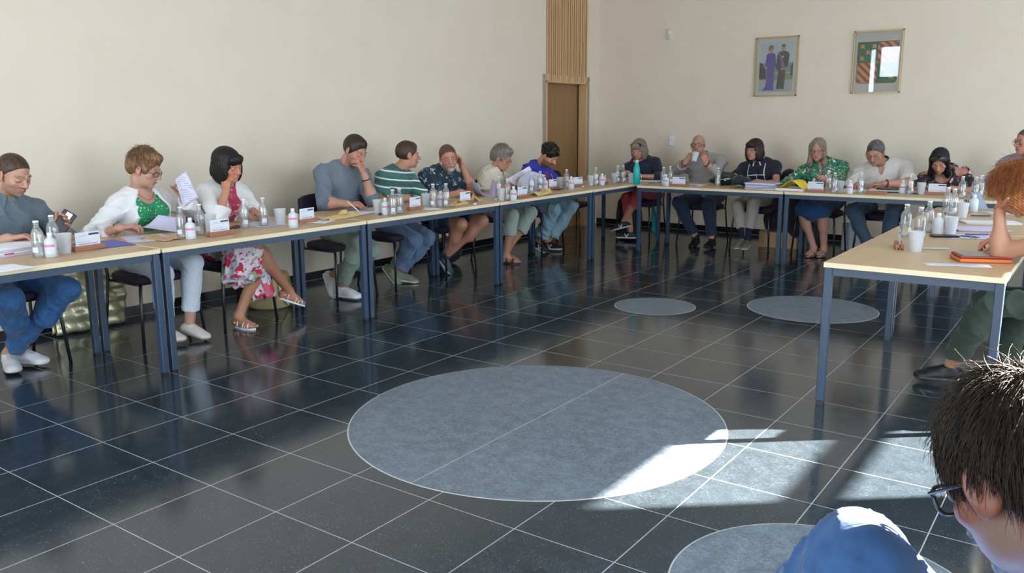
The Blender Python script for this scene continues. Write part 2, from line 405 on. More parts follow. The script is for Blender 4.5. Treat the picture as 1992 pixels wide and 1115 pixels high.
# ------------------------------------------------------------------ chairs (facing +y in local space)
def make_chair():
    t = empty('stacking_chair')
    # seat: rounded trapezoid pad
    def pad(z, s):
        pts = []
        for k in range(28):
            a = 2 * PI * k / 28; ca, sa = math.cos(a), math.sin(a)
            x = .225 * s * math.copysign(abs(ca) ** .55, ca); y = .215 * s * math.copysign(abs(sa) ** .55, sa)
            x *= 1 + .06 * (y / .2); pts.append((x, y, z))
        return pts
    st = MB(); rings = [pad(.418, .9), pad(.424, .98), pad(.44, 1.0), pad(.458, .985), pad(.466, .93), pad(.467, .6)]
    vs = [p for r in rings for p in r]; n = 28
    fs = [(i * n + j, i * n + (j + 1) % n, (i + 1) * n + (j + 1) % n, (i + 1) * n + j) for i in range(len(rings) - 1) for j in range(n)] + [tuple(range(n))[::-1], tuple(range((len(rings) - 1) * n, len(rings) * n))]
    st.add(vs, fs, None, True); st.build('seat', M['seat'], t)
    bk = MB()
    def bf(th):
        def f(u, v):
            x = (u - .5) * .42; zz = .60 + .24 * v; e = 1 - .10 * abs(2 * v - 1) ** 4
            y = -.215 - .06 * v + .05 * (2 * u - 1) ** 2
            return (x * e, y, zz - .02 * (2 * u - 1) ** 4 * (1 if v > .5 else -1))
        return f
    bk.grid(bf(0), 14, 8, None, .032); bk.build('backrest', M['seat'], t)
    for sx in (-1, 1):
        MB().tube([(sx * .17, .15, .425), (sx * .20, .19, .38), (sx * .225, .215, .0)], .0105, n=8).build('leg', M['black_metal'], t)
        MB().tube([(sx * .20, -.215, .86 - .04), (sx * .205, -.205, .60), (sx * .205, -.18, .44), (sx * .215, -.2, .25), (sx * .225, -.25, .0)], .0105, n=8).build('leg', M['black_metal'], t)
    fr = MB()
    for sx in (-1, 1): fr.tube([(sx * .19, -.18, .412), (sx * .19, .16, .412)], .010, n=8)
    for y in (-.16, .14): fr.tube([(-.2, y, .412), (.2, y, .412)], .010, n=8)
    fr.build('seat_frame', M['black_metal'], t)
    return t
chair0 = make_chair(); chair_used = [False]
def chair(x, y, ang, lab):
    """ang: direction the sitter faces, degrees from +x"""
    r = math.radians(ang) - PI / 2
    if not chair_used[0]: o = chair0; o.location = (x, y, 0); o.rotation_euler = (0, 0, r); chair_used[0] = True
    else: o = copy_tree(chair0, (x, y, 0), r)
    return tag(o, lab, 'chair', 'black framed chairs around the tables')

# ------------------------------------------------------------------ soft-body mesher: smooth unions of limbs, meshed by surface nets
F32 = np.float32
def V(*a): return np.array(a if len(a) > 1 else a[0], dtype=float)
def nrm(v): v = np.asarray(v, float); return v / max(1e-9, np.linalg.norm(v))
def lerp(a, b, t): return V(a) + (V(b) - V(a)) * t
class RC:   # round cone
    def __init__(s, a, b, ra, rb, k=.02, cut=None, sub=False, cuta=False, flat=None):
        s.a, s.b, s.ra, s.rb, s.k, s.cut, s.sub, s.cuta, s.flat = V(a), V(b), ra, rb, k, cut, sub, cuta, flat
        r = max(ra, rb); s.lo = np.minimum(s.a, s.b) - r; s.hi = np.maximum(s.a, s.b) + r
    def d(s, X, Y, Z):
        ab = s.b - s.a; L2 = max(1e-9, float(ab @ ab))
        px, py, pz = X - F32(s.a[0]), Y - F32(s.a[1]), Z - F32(s.a[2])
        t = (px * F32(ab[0]) + py * F32(ab[1]) + pz * F32(ab[2])) * F32(1 / L2)
        tc = np.clip(t, 0, 1)
        qx, qy, qz = px - tc * F32(ab[0]), py - tc * F32(ab[1]), pz - tc * F32(ab[2])
        if s.flat is not None:      # (axis, factor): squash along an axis
            ax, fc = s.flat; dd = qx * F32(ax[0]) + qy * F32(ax[1]) + qz * F32(ax[2])
            g = F32(fc - 1)
            qx, qy, qz = qx + g * dd * F32(ax[0]), qy + g * dd * F32(ax[1]), qz + g * dd * F32(ax[2])
        r = np.sqrt(qx * qx + qy * qy + qz * qz) - (F32(s.ra) + tc * F32(s.rb - s.ra))
        if s.cut: r = np.maximum(r, (t - 1) * F32(math.sqrt(L2)))
        if s.cuta: r = np.maximum(r, -t * F32(math.sqrt(L2)))
        return r
class EL:   # ellipsoid with frame rows R
    def __init__(s, c, r, R=None, k=.02, sub=False):
        s.c, s.r, s.R, s.k, s.sub = V(c), V(r), (np.eye(3) if R is None else np.asarray(R, float)), k, sub
        e = np.sqrt(((s.R * s.r[:, None]) ** 2).sum(0)); s.lo = s.c - e; s.hi = s.c + e
    def d(s, X, Y, Z):
        px, py, pz = X - F32(s.c[0]), Y - F32(s.c[1]), Z - F32(s.c[2])
        k0 = 0; k1 = 0
        for i in range(3):
            q = px * F32(s.R[i, 0]) + py * F32(s.R[i, 1]) + pz * F32(s.R[i, 2])
            a = q * F32(1 / s.r[i]); b = a * F32(1 / s.r[i]); k0 = k0 + a * a; k1 = k1 + b * b
        k0 = np.sqrt(k0); k1 = np.sqrt(k1)
        return k0 * (k0 - 1) / np.maximum(k1, F32(1e-6))
class PL:   # half space cut: removes points with (p-c).n > 0 inside the box lo..hi
    def __init__(s, c, n, lo=None, hi=None, k=.006):
        s.c, s.n, s.k, s.sub = V(c), nrm(n), k, True; s.lo, s.hi = lo, hi; s.r = None
    def d(s, X, Y, Z): return -((X - F32(s.c[0])) * F32(s.n[0]) + (Y - F32(s.c[1])) * F32(s.n[1]) + (Z - F32(s.c[2])) * F32(s.n[2]))
def field(prims, lo, hi, h, disp=None):
    n = [int(math.ceil((hi[i] - lo[i]) / h)) + 1 for i in range(3)]
    xs = [(lo[i] + h * np.arange(n[i])).astype(F32) for i in range(3)]
    F = np.full(n, 0.3, dtype=F32)
    for p in prims:
        mg = (p.k * 1.2 + 2.5 * h)
        if p.lo is None: sl = (slice(0, n[0]), slice(0, n[1]), slice(0, n[2]))
        else:
            sl = []
            for i in range(3):
                a = max(0, int((p.lo[i] - mg - lo[i]) / h)); b = min(n[i], int((p.hi[i] + mg - lo[i]) / h) + 2)
                sl.append(slice(a, b))
            if any(q.stop - q.start < 1 for q in sl): continue
            sl = tuple(sl)
        d = p.d(xs[0][sl[0]][:, None, None], xs[1][sl[1]][None, :, None], xs[2][sl[2]][None, None, :])
        G = F[sl]; k = F32(max(p.k, 1e-4))
        if p.sub:
            d = -d; hh = np.clip(F32(.5) + F32(.5) * (d - G) / k, 0, 1); F[sl] = G + (d - G) * hh + k * hh * (1 - hh)
        else:
            hh = np.clip(F32(.5) + F32(.5) * (G - d) / k, 0, 1); F[sl] = G + (d - G) * hh - k * hh * (1 - hh)
    if disp is not None:
        m = np.abs(F) < 3 * h + .012
        I = np.nonzero(m); F[I] += disp(xs[0][I[0]], xs[1][I[1]], xs[2][I[2]]).astype(F32)
    return F, xs
def nets(F, lo, h, holes=()):
    S = F < 0
    c = [F[a:F.shape[0] - 1 + a, b:F.shape[1] - 1 + b, e:F.shape[2] - 1 + e] for a in (0, 1) for b in (0, 1) for e in (0, 1)]
    cnt = sum((x < 0).astype(np.int8) for x in c)
    mask = (cnt > 0) & (cnt < 8)
    for (hl, hh) in holes:      # skip cells inside these boxes (meshed finer elsewhere)
        a = [max(0, int(math.ceil((hl[i] - lo[i]) / h))) for i in range(3)]; b = [max(0, int((hh[i] - lo[i]) / h)) for i in range(3)]
        mask[a[0]:b[0], a[1]:b[1], a[2]:b[2]] = False
    I = np.nonzero(mask)
    if len(I[0]) == 0: return np.zeros((0, 3)), np.zeros((0, 4), int)
    vals = [x[I] for x in c]; acc = np.zeros((len(I[0]), 3)); w = np.zeros(len(I[0]))
    cor = [(a, b, e) for a in (0, 1) for b in (0, 1) for e in (0, 1)]
    for i in range(8):
        for j in range(i + 1, 8):
            if sum(abs(cor[i][q] - cor[j][q]) for q in range(3)) != 1: continue
            m = (vals[i] < 0) != (vals[j] < 0)
            t = np.where(m, vals[i] / np.where(m, vals[i] - vals[j], 1), 0)
            for q in range(3): acc[:, q] += np.where(m, cor[i][q] + t * (cor[j][q] - cor[i][q]), 0)
            w += m
    Vt = np.stack(I, 1) + acc / np.maximum(w, 1)[:, None]
    Vt = Vt * h + np.asarray(lo)[None, :]
    idx = -np.ones(mask.shape, dtype=np.int64); idx[I] = np.arange(len(I[0]))
    Q = []
    nx, ny, nz = mask.shape
    for ax in range(3):
        A = [slice(None)] * 3; B = [slice(None)] * 3; A[ax] = slice(0, F.shape[ax] - 1); B[ax] = slice(1, F.shape[ax])
        a = S[tuple(A)]; b = S[tuple(B)]
        o1, o2 = [q for q in range(3) if q != ax]
        E = np.nonzero(a != b); ins = a[E]; E = np.stack(E, 1)
        ok = (E[:, o1] > 0) & (E[:, o2] > 0) & (E[:, o1] < mask.shape[o1]) & (E[:, o2] < mask.shape[o2]) & (E[:, ax] < mask.shape[ax])
        E = E[ok]; ins = ins[ok]
        def cell(d1, d2):
            q = E.copy(); q[:, o1] -= d1; q[:, o2] -= d2; return idx[q[:, 0], q[:, 1], q[:, 2]]
        quad = np.stack([cell(1, 1), cell(0, 1), cell(0, 0), cell(1, 0)], 1)
        flip = ins if ax != 1 else ~ins
        quad = np.where(flip[:, None], quad, quad[:, ::-1])
        Q.append(quad[(quad >= 0).all(1)])
    return Vt, np.concatenate(Q)
def bounds(prims, pad=.02):
    P = [p for p in prims if not p.sub]
    return np.min([p.lo for p in P], 0) - pad, np.max([p.hi for p in P], 0) + pad
def mesh_obj(name, Vt, Q, mt, parent, org, col=None, pat=None):
    me = D.meshes.new(name); v = (Vt - np.asarray(org)[None, :]).astype(F32)
    me.vertices.add(len(v)); me.vertices.foreach_set('co', v.ravel())
    me.loops.add(Q.size); me.loops.foreach_set('vertex_index', Q.ravel().astype(np.int32))
    me.polygons.add(len(Q)); me.polygons.foreach_set('loop_start', np.arange(0, Q.size, 4, dtype=np.int32)); me.polygons.foreach_set('loop_total', np.full(len(Q), 4, dtype=np.int32))
    me.update(calc_edges=True); me.polygons.foreach_set('use_smooth', np.ones(len(Q), bool))
    if col is not None:
        a = me.color_attributes.new('Col', 'FLOAT_COLOR', 'POINT'); a.data.foreach_set('color', np.c_[col, np.ones(len(col))].astype(F32).ravel())
    if pat is not None:
        a = me.attributes.new('pat', 'FLOAT_VECTOR', 'POINT'); a.data.foreach_set('vector', pat.astype(F32).ravel())
    for m in (mt if isinstance(mt, list) else [mt]): me.materials.append(m)
    o = D.objects.new(name, me); COL.objects.link(o)
    if parent is not None: o.parent = parent
    return o
def solid(name, prims, h, mt, parent, org, disp=None, colf=None, patf=None, label=None):
    lo, hi = bounds(prims); F, xs = field(prims, lo, hi, h, disp); Vt, Q = nets(F, lo, h)
    if not len(Vt): return None
    o = mesh_obj(name, Vt, Q, mt, parent, org, colf(Vt) if colf else None, patf(Vt) if patf else None)
    if label: o['label'] = label
    return o
def wrinkle(amp, fr=1.0, seed=0.0, ax=(0, 0, 1)):
    """cloth folds: sharp ridges running across ax, broken up by slow warps"""
    ax = nrm(ax); e1 = nrm(np.cross(ax, (.3, .9, .2))); e2 = np.cross(ax, e1)
    def f(x, y, z):
        u = x * ax[0] + y * ax[1] + z * ax[2]; v = x * e1[0] + y * e1[1] + z * e1[2]; w = x * e2[0] + y * e2[1] + z * e2[2]
        w1 = np.sin(9 * v + 5 * u + seed) + .7 * np.sin(14 * w - 6 * u + 2.1 * seed); w2 = np.sin(12 * w + 7 * u + 1.3 * seed) + .6 * np.sin(17 * v + seed)
        rd = lambda s_: (1 - np.abs(np.sin(s_))) ** 2.2
        a = rd(fr * (24 * u + 15 * v) + 1.6 * w1 + seed); b = rd(fr * (21 * u - 17 * w) + 1.7 * w2 + 2 * seed); c = rd(fr * (38 * v + 30 * w + 12 * u) + 2.0 * w1)
        mk = .5 + .5 * np.sin(7 * u + 8 * v - 6 * w + 3 * seed); mk2 = .5 + .5 * np.sin(9 * u - 7 * v + 8 * w + seed)
        return -amp * (1.25 * a * mk + 1.1 * b * mk2 + .5 * c * (1 - mk) - .42)
    return f

# colours
SK = lambda c: np.array(srgb(c)[:3])
m = mat('skin', (0.7, 0.45, 0.34, 1), .5); t, b = nodes(m); at = t.new('ShaderNodeAttribute', attribute_name='Col')
nz = t.new('ShaderNodeTexNoise', ins={2: 60.0, 3: 3}); mul = t.mix(.12, at.outputs[0], nz.outputs[1]); t.l.new(at.outputs[0], b.inputs['Base Color'])
b.inputs['Subsurface Weight'].default_value = .12; b.inputs['Subsurface Radius'].default_value = (.01, .004, .002); b.inputs['Subsurface Scale'].default_value = .6
M['skin'] = m
def vcol(name, rough=.6):
    m = mat(name, (0.5, 0.5, 0.5, 1), rough); t, b = nodes(m); at = t.new('ShaderNodeAttribute', attribute_name='Col'); t.l.new(at.outputs[0], b.inputs['Base Color']); return m
M['shoe'] = vcol('shoe_material', .5)
def hairmat(name, c1, c2, sc=1.0):
    m = mat(name, c1, .45); t, b = nodes(m); tc = t.new('ShaderNodeTexCoord')
    mp = t.new('ShaderNodeMapping', ins={0: tc.outputs['Object'], 3: (1, 1, .18)})
    nz = t.new('ShaderNodeTexNoise', ins={0: mp.outputs[0], 2: 90.0 * sc, 3: 4})
    a1 = srgb(c1) if isinstance(c1, str) else c1; a2 = srgb(c2) if isinstance(c2, str) else c2
    t.l.new(t.mix(t.math('MULTIPLY_ADD', nz.outputs[0], 3.0, -1.0, clamp=True), a1, a2), b.inputs['Base Color'])
    bp = t.new('ShaderNodeBump'); bp.inputs['Strength'].default_value = .7; bp.inputs['Distance'].default_value = .004; t.l.new(nz.outputs[0], bp.inputs['Height']); t.l.new(bp.outputs[0], b.inputs['Normal'])
    b.inputs['Specular IOR Level'].default_value = .35
    return m
def clothmat(name, c1, c2=None, bump=.25, rough=.85, scale=220):
    m = noisy(name, c1, c2 or c1, scale, rough, bump); nodes(m)[1].inputs['Sheen Weight'].default_value = .15; return m

# ------------------------------------------------------------------ hands, feet, heads
def hand(W, d, n, side, curl=(.3, .4, .3), spread=.06, thumb=(.5, .6, .3), s=1.0, perf=None):
    """W wrist, d direction of the metacarpals, n palm normal, side +1 right hand / -1 left; curl: bend at the three finger joints"""
    d = nrm(d); n = V(n); n = nrm(n - d * (n @ d)); sd = np.cross(n, d) * side * -1.0     # towards the thumb
    P = []; k = .006 * s
    P.append(RC(W - d * .015 * s, W + d * .012 * s, .024 * s, .025 * s, .012, flat=(n, 1.35)))
    offs = (.028, .0095, -.009, -.0265); lens = (.074, .082, .076, .060)
    P.append(RC(W + d * .03 * s + sd * .008 * s, W + d * .074 * s + sd * .010 * s, .024 * s, .020 * s, .01, flat=(n, 1.6)))
    P.append(RC(W + d * .03 * s - sd * .008 * s, W + d * .070 * s - sd * .014 * s, .023 * s, .019 * s, .01, flat=(n, 1.6)))
    for i in range(4):
        K = W + d * (.090 - .004 * abs(i - 1) - (.006 if i == 3 else 0)) * s + sd * offs[i] * s - n * .002
        P.append(RC(W + d * .045 * s + sd * offs[i] * .75 * s, K, .013 * s, .0115 * s, k))
        f = nrm(d + sd * spread * (1.2 - .9 * i)); p = K; c = perf[i] if perf else curl; L = lens[i] * s; ang = 0; r = (.0092 - (.001 if i == 3 else 0)) * s
        for q in range(3):
            ang += c[q]; dirv = f * math.cos(ang) + n * math.sin(ang); p2 = p + dirv * L * (.45, .31, .24)[q]
            P.append(RC(p, p2, r, r * .93, .0022 if q else .004)); p = p2; r *= .93
    T0 = W + d * .022 * s + sd * .020 * s + n * .006 * s
    a, bnd, c2 = thumb
    td = nrm(d * math.cos(a * 1.3) + sd * math.sin(a * 1.3) + n * bnd * .6)
    T1 = T0 + td * .042 * s; td2 = nrm(td + d * .25 + n * c2 * .5 - sd * c2 * .3); T2 = T1 + td2 * .034 * s; td3 = nrm(td2 + n * c2 * .6 - sd * c2 * .3); T3 = T2 + td3 * .026 * s
    P += [RC(W + d * .012 * s + sd * .006 * s, T1, .016 * s, .0125 * s, .008), RC(T1, T2, .0118 * s, .0105 * s, .003), RC(T2, T3, .0105 * s, .0088 * s, .003)]
    return P
def headframe(yaw, pitch, roll):
    y, p, r = math.radians(yaw), math.radians(pitch), math.radians(roll)
    f = V(math.cos(y) * math.cos(p), math.sin(y) * math.cos(p), math.sin(p)); rt = V(math.sin(y), -math.cos(y), 0); up = np.cross(rt, f)
    rt2 = rt * math.cos(r) + up * math.sin(r); up2 = -rt * math.sin(r) + up * math.cos(r)
    return np.array([rt2, f, up2])
def headprims(H, R, s=1.0, fat=0.0, nose=1.0, jaw=1.0, down=False):
    L = lambda x, y, z: H + (R[0] * x + R[1] * y + R[2] * z) * s
    P = [EL(L(0, -.014, .030), V(.0745, .094, .086) * s, R, .02),
         EL(L(0, .026, -.030), V(.061 + fat, .066, .078) * s, R, .02),
         EL(L(0, .036, -.068), V(.045 * jaw + fat, .045, .038) * s, R, .02),
         EL(L(0, .068, -.092), V(.020 * jaw, .018, .017) * s, R, .014)]
    for q in (-1, 1):
        P.append(EL(L(q * .041, .056, -.022), V(.021 + fat, .022, .020) * s, R, .012))
        P.append(RC(L(q * .012, .086, .020), L(q * .042, .074, .024), .010 * s, .009 * s, .010))
        P.append(EL(L(q * .032, .096, .003), V(.017, .017, .0125) * s, R, .010, sub=True))
        P.append(EL(L(q * .032, .0755, .002), V(.0150, .0135, .0125) * s, R, .003))
        P.append(RC(L(q * .017, .080, -.004), L(q * .046, .070, -.003), .0028 * s, .0022 * s, .003))     # lower lid
        P.append(RC(L(q * .018, .0845, .0075), L(q * .045, .075, .0085), .0034 * s, .003 * s, .003))
    P += [RC(L(0, .086, .012), L(0, .104 + .004 * nose, -.022), .0075 * s, .0115 * s * nose, .008), EL(L(0, .107 + .004 * nose, -.027), V(.0115 * nose, .011, .010) * s, R, .005)]
    for q in (-1, 1): P.append(EL(L(q * .0125 * nose, .096, -.029), V(.0085, .011, .0075) * s, R, .004))
    for q in (-1, 1): P.append(EL(L(q * .006, .104, -.0375), V(.0035, .005, .003) * s, R, .002, sub=True))
    P += [RC(L(-.022, .082, -.0575), L(0, .0945, -.0535), .0045 * s, .0065 * s, .004), RC(L(.022, .082, -.0575), L(0, .0945, -.0535), .0045 * s, .0065 * s, .004),
          RC(L(-.019, .082, -.0665), L(.019, .082, -.0665), .0068 * s, .0068 * s, .004), EL(L(0, .089, -.0665), V(.012, .0065, .0062) * s, R, .004),
          RC(L(-.021, .0885, -.0605), L(.021, .0885, -.0605), .0022 * s, .0022 * s, .002, sub=True)]
    for q in (-1, 1):
        RE = np.array([nrm(R[0] + q * -.35 * R[1]), nrm(R[1] + q * .35 * R[0]), R[2]])
        P += [EL(L(q * .0775, -.004, -.004), V(.0085, .021, .031) * s, RE, .004), EL(L(q * .087, .001, .001), V(.006, .012, .019) * s, RE, .004, sub=True), EL(L(q * .076, .006, -.028), V(.007, .009, .009) * s, R, .004)]
    return P
def headcolor(V_, H, R, s, base, lips, brow, eyes='down', beard=None, bald=None, blush=.12):
    q = (V_ - H) / s; x, y, z = q @ R[0], q @ R[1], q @ R[2]
    C = np.tile(base, (len(V_), 1)); ax = np.abs(x)
    def put(m, c, a=1.0):
        m = np.clip(m, 0, 1)[:, None] * a; C[:] = C * (1 - m) + np.asarray(c) * m
    red = base * np.array([1.06, .74, .70])
    front = y > .03
    put(front * np.exp(-(((ax - .042) / .02) ** 2 + ((z + .022) / .018) ** 2)), red, blush * 4)
    put((y > .09) * np.exp(-((ax / .014) ** 2 + ((z + .026) / .012) ** 2)), red, .5)
    put(np.exp(-(((ax - .08) / .012) ** 2)) * (np.abs(y) < .03) * (np.abs(z) < .04), red, .45)
    if beard is not None:
        bc, st, kind = beard
        lim = (z < -.035 - .0 * ax) & (y > -.01)
        bm = lim * np.clip((-.030 - z) / .012, 0, 1) * np.clip((ax * .9 + (-.028 - z) * 1.1 - .012) / .012, 0, 1)
        bm = np.maximum(bm, (y > .05) * np.exp(-((z + .047) / .006) ** 2) * (ax < .026))
        if kind == 'goatee': bm = bm * (ax < .032)
        put(bm, bc, st)
    put((y > .074) * np.exp(-((ax / .021) ** 4 + ((z + .0605) / .0105) ** 4)), lips, .85)
    by = .0245 + .004 * (1 - ((ax - .03) / .02) ** 2)
    put((y > .05) * (ax > .011) * (ax < .050) * np.exp(-((z - by) / .0034) ** 4), brow, .6)
    ex = (ax - .0320) / .0145
    if eyes == 'down':
        put((y > .05) * (np.abs(ex) < 1) * np.exp(-((z + .0045 + .003 * (ex ** 2 - .4) * -1) / .0024) ** 2), (.03, .02, .02), .85)
    else:
        m = (y > .05) * (ex ** 2 + ((z - .0008) / .0036) ** 2 < 1)
        put(m, (.50, .46, .44), 1.0)
        put(m * (((ax - .0320) / .0055) ** 2 + ((z - .001) / .0055) ** 2 < 1), (.04, .03, .03), 1.0)
        put((y > .05) * (np.abs(ex) < 1.05) * np.exp(-((z - .0050 + .003 * ex ** 2) / .0016) ** 2), (.04, .025, .02), .7)
    if bald is not None: put((z > .03 + .4 * (y - .03)) * np.clip((z - .03) / .03, 0, 1), bald[0], bald[1])
    return C
def hairprims(H, R, s, style, t=.012):
    L = lambda x, y, z: H + (R[0] * x + R[1] * y + R[2] * z) * s
    PLc = lambda x, y, z, nx, ny, nz, k=.008: PL(L(x, y, z), R[0] * nx + R[1] * ny + R[2] * nz, k=k)
    P = []
    if style == 'short':
        P = [EL(L(0, -.018, .030), V(.0745 + t * .7, .094 + t * .7, .086 + t * 1.15) * s, R, .01), EL(L(0, .03, .082), V(.052, .042, .022 + t) * s, R, .02), PLc(0, .086, .056, 0, .80, -.60, .022), PLc(0, 0, -.055, 0, -.25, -1)]
        for q in (-1, 1): P.append(EL(L(q * .088, .004, -.006), V(.016, .03, .036) * s, R, .006, sub=True))
        P.append(EL(L(0, .085, -.01), V(.066, .04, .068) * s, R, .01, sub=True))
    elif style == 'buzz':
        P = [EL(L(0, -.015, .030), V(.0780, .0975, .0905) * s, R, .01), PLc(0, .076, .064, 0, .72, -.70, .024), PLc(0, 0, -.045, 0, -.25, -1)]
        for q in (-1, 1): P.append(EL(L(q * .088, .004, -.006), V(.016, .03, .036) * s, R, .006, sub=True))
    elif style == 'volume':     # short, teased on top (woman)
        P = [EL(L(0, -.020, .042), V(.087, .104, .096) * s, R, .01), EL(L(0, .045, .098), V(.064, .048, .030) * s, R, .03), EL(L(0, -.085, .0), V(.062, .036, .06) * s, R, .03), PLc(0, .088, .060, 0, .86, -.50), PLc(0, 0, -.075, 0, 0, -1)]
        for q in (-1, 1): P += [EL(L(q * .092, .010, -.022), V(.018, .030, .034) * s, R, .006, sub=True), EL(L(q * .070, .035, .012), V(.012, .02, .03) * s, R, .01)]
        P.append(EL(L(0, .09, -.02), V(.063, .05, .075) * s, R, .01, sub=True))
    elif style == 'bob':
        P = [EL(L(0, -.020, .036), V(.090, .108, .098) * s, R, .01), EL(L(0, -.05, -.055), V(.094, .078, .072) * s, R, .05)]
        for q in (-1, 1): P += [EL(L(q * .070, .022, -.035), V(.026, .042, .085) * s, R, .03), EL(L(q * .055, -.01, -.095), V(.030, .045, .035) * s, R, .03)]
        P += [EL(L(0, .074, .060), V(.064, .028, .042) * s, R, .015), EL(L(0, .092, -.045), V(.052, .052, .078) * s, R, .008, sub=True), EL(L(0, .0, -.15), V(.045, .06, .05) * s, R, .02, sub=True)]
    elif style == 'long':
        P = [EL(L(0, -.016, .034), V(.084, .103, .093) * s, R, .01), EL(L(0, -.06, -.07), V(.080, .055, .10) * s, R, .05)]
        for q in (-1, 1): P += [RC(L(q * .066, .03, .05), L(q * .072, .035, -.12), .022 * s, .026 * s, .03), EL(L(q * .072, .03, -.14), V(.027, .034, .05) * s, R, .03)]
        P += [EL(L(0, .10, -.02), V(.054, .06, .10) * s, R, .008, sub=True), EL(L(0, .085, .085), V(.010, .03, .03) * s, R, .02, sub=True)]
    elif style == 'curly':
        rnd = random.Random(7); P = [EL(L(0, -.012, .045), V(.085, .100, .085) * s, R, .01)]
        for i in range(90):
            a = rnd.uniform(0, 2 * PI); e = rnd.uniform(.15, 1.0)
            x, y, z = math.cos(a) * math.sqrt(1 - e * e), math.sin(a) * math.sqrt(1 - e * e), e
            if y > .5 and z < .35: continue
            P.append(EL(L(x * .088, -.005 + y * .102, .036 + z * .098), V(1, 1, 1) * rnd.uniform(.012, .021) * s, R, .006))
        for q in (-1, 1): P.append(EL(L(q * .090, .002, -.012), V(.018, .03, .032) * s, R, .006, sub=True))
        P += [EL(L(0, .105, -.015), V(.07, .05, .065) * s, R, .008, sub=True), PLc(0, 0, -.03, 0, -.2, -1)]
    return P
def hairdisp(H, R, amp, freq=1.0, seed=0.):
    def f(x, y, z):
        q = np.stack([x - H[0], y - H[1], z - H[2]], -1) @ R.T
        a = np.arctan2(q[..., 0], q[..., 1] + .02); u = q[..., 2]
        return (amp * (.6 * np.sin(46 * freq * a + 9 * np.sin(22 * u + seed) + 3 * np.sin(5 * a)) + .4 * np.sin(81 * freq * a + 30 * u + 4 * np.sin(7 * a + 14 * u)))) * np.clip(.35 + np.abs(np.hypot(q[..., 0], q[..., 1])) * 9, 0, 1)
    return f
def glasses(H, R, s, parent, org, mt, rim=.0018, half=False, w=.024, hgt=.017, sun=False, up=0.0):
    if up:
        ca, sa = math.cos(.87), math.sin(.87); R = np.array([R[0], R[1] * ca + R[2] * sa, R[2] * ca - R[1] * sa])
    L = lambda x, y, z: tuple(H + (R[0] * x + R[1] * y + R[2] * z) * s - org)
    g = MB(); ln = MB()
    for q in (-1, 1):
        pts = []
        for i in range(21):
            a = 2 * PI * i / 20 if not half else PI + PI * i / 20
            x = q * .034 + w * math.copysign(abs(math.cos(a)) ** .7, math.cos(a)); z = -.001 + hgt * math.copysign(abs(math.sin(a)) ** .7, math.sin(a))
            pts.append(L(x, .104 - 3.0 * x * x - .06 * abs(x), z))
        g.tube(pts, rim * s, mt, 6)
        g.tube([L(q * (.034 + w), .099 - .01, .006), L(q * .078, .075, .009), L(q * .081, -.005, .006), L(q * .078, -.02, -.012)], rim * s * .8, mt, 6)
        ln.add([L(q * .034 + w * .96 * math.cos(2 * PI * i / 16), .103 - 3.0 * (.034 + w * math.cos(2 * PI * i / 16) * q) ** 2, -.001 + hgt * .96 * math.sin(2 * PI * i / 16)) for i in range(16)], [tuple(range(16))], M['lens_dark'] if sun else gm)
    g.tube([L(-.012, .104, .005), L(0, .107, .008), L(.012, .104, .005)], rim * s, mt, 6)
    o = g.build('sunglasses' if sun else 'glasses', mt, parent)
    for q in (0, 1):
        l1 = MB(); l1.add(ln.v[q * 16:q * 16 + 16], [tuple(range(16))]); l1.build('lens', M['lens_dark'] if sun else gm, o)
    return o
M['lens_dark'] = mat('dark_lens', (0.01, 0.01, 0.012, 1), .08)
M['rim_black'] = mat('spectacle_rim_black', (0.012, 0.012, 0.014, 1), .3); M['rim_metal'] = mat('spectacle_rim_metal', (0.12, 0.10, 0.09, 1), .3, .7); M['rim_brown'] = mat('spectacle_rim_brown', (0.05, 0.02, 0.015, 1), .3)

def ik(a, c, la, lb, hint):
    a, c = V(a), V(c); d = c - a; L = min(np.linalg.norm(d), (la + lb) * .999); d = nrm(d)
    x = (la * la - lb * lb + L * L) / (2 * L); hh = math.sqrt(max(0, la * la - x * x)); h = V(hint); h = nrm(h - d * (h @ d))
    return a + d * x + h * hh, a + d * L
def shoeprims(A, dr, up, s=1.0, high=0.0):
    """A ankle centre; dr toe direction; up sole normal"""
    dr = nrm(dr); up = V(up); up = nrm(up - dr * (up @ dr)); sd = np.cross(dr, up); S = A - up * .085 * s   # sole level
    Rm = np.array([sd, dr, up])
    q = lambda x, y, z: S + (sd * x + dr * y + up * z) * s
    P = [EL(q(0, -.035, .035), V(.036, .042, .042) * s, Rm, .02), EL(q(.0, .055, .030), V(.042, .075, .036) * s, Rm, .02), EL(q(.0, .125, .022), V(.046, .062, .030) * s, Rm, .02),
         RC(q(0, -.008, .045), q(0, .0, .082 + high), .037 * s, .038 * s, .02, cut=True), RC(q(0, .02, .065), q(0, .10, .038), .028 * s, .028 * s, .02),
         RC(q(0, -.045, .010), q(0, .06, .010), .036 * s, .042 * s, .004, flat=(up, 3.2)), RC(q(0, .06, .010), q(0, .135, .012), .042 * s, .047 * s, .004, flat=(up, 3.2)),
         PL(q(0, 0, .0), -up, k=.002)]
    return P, S, Rm
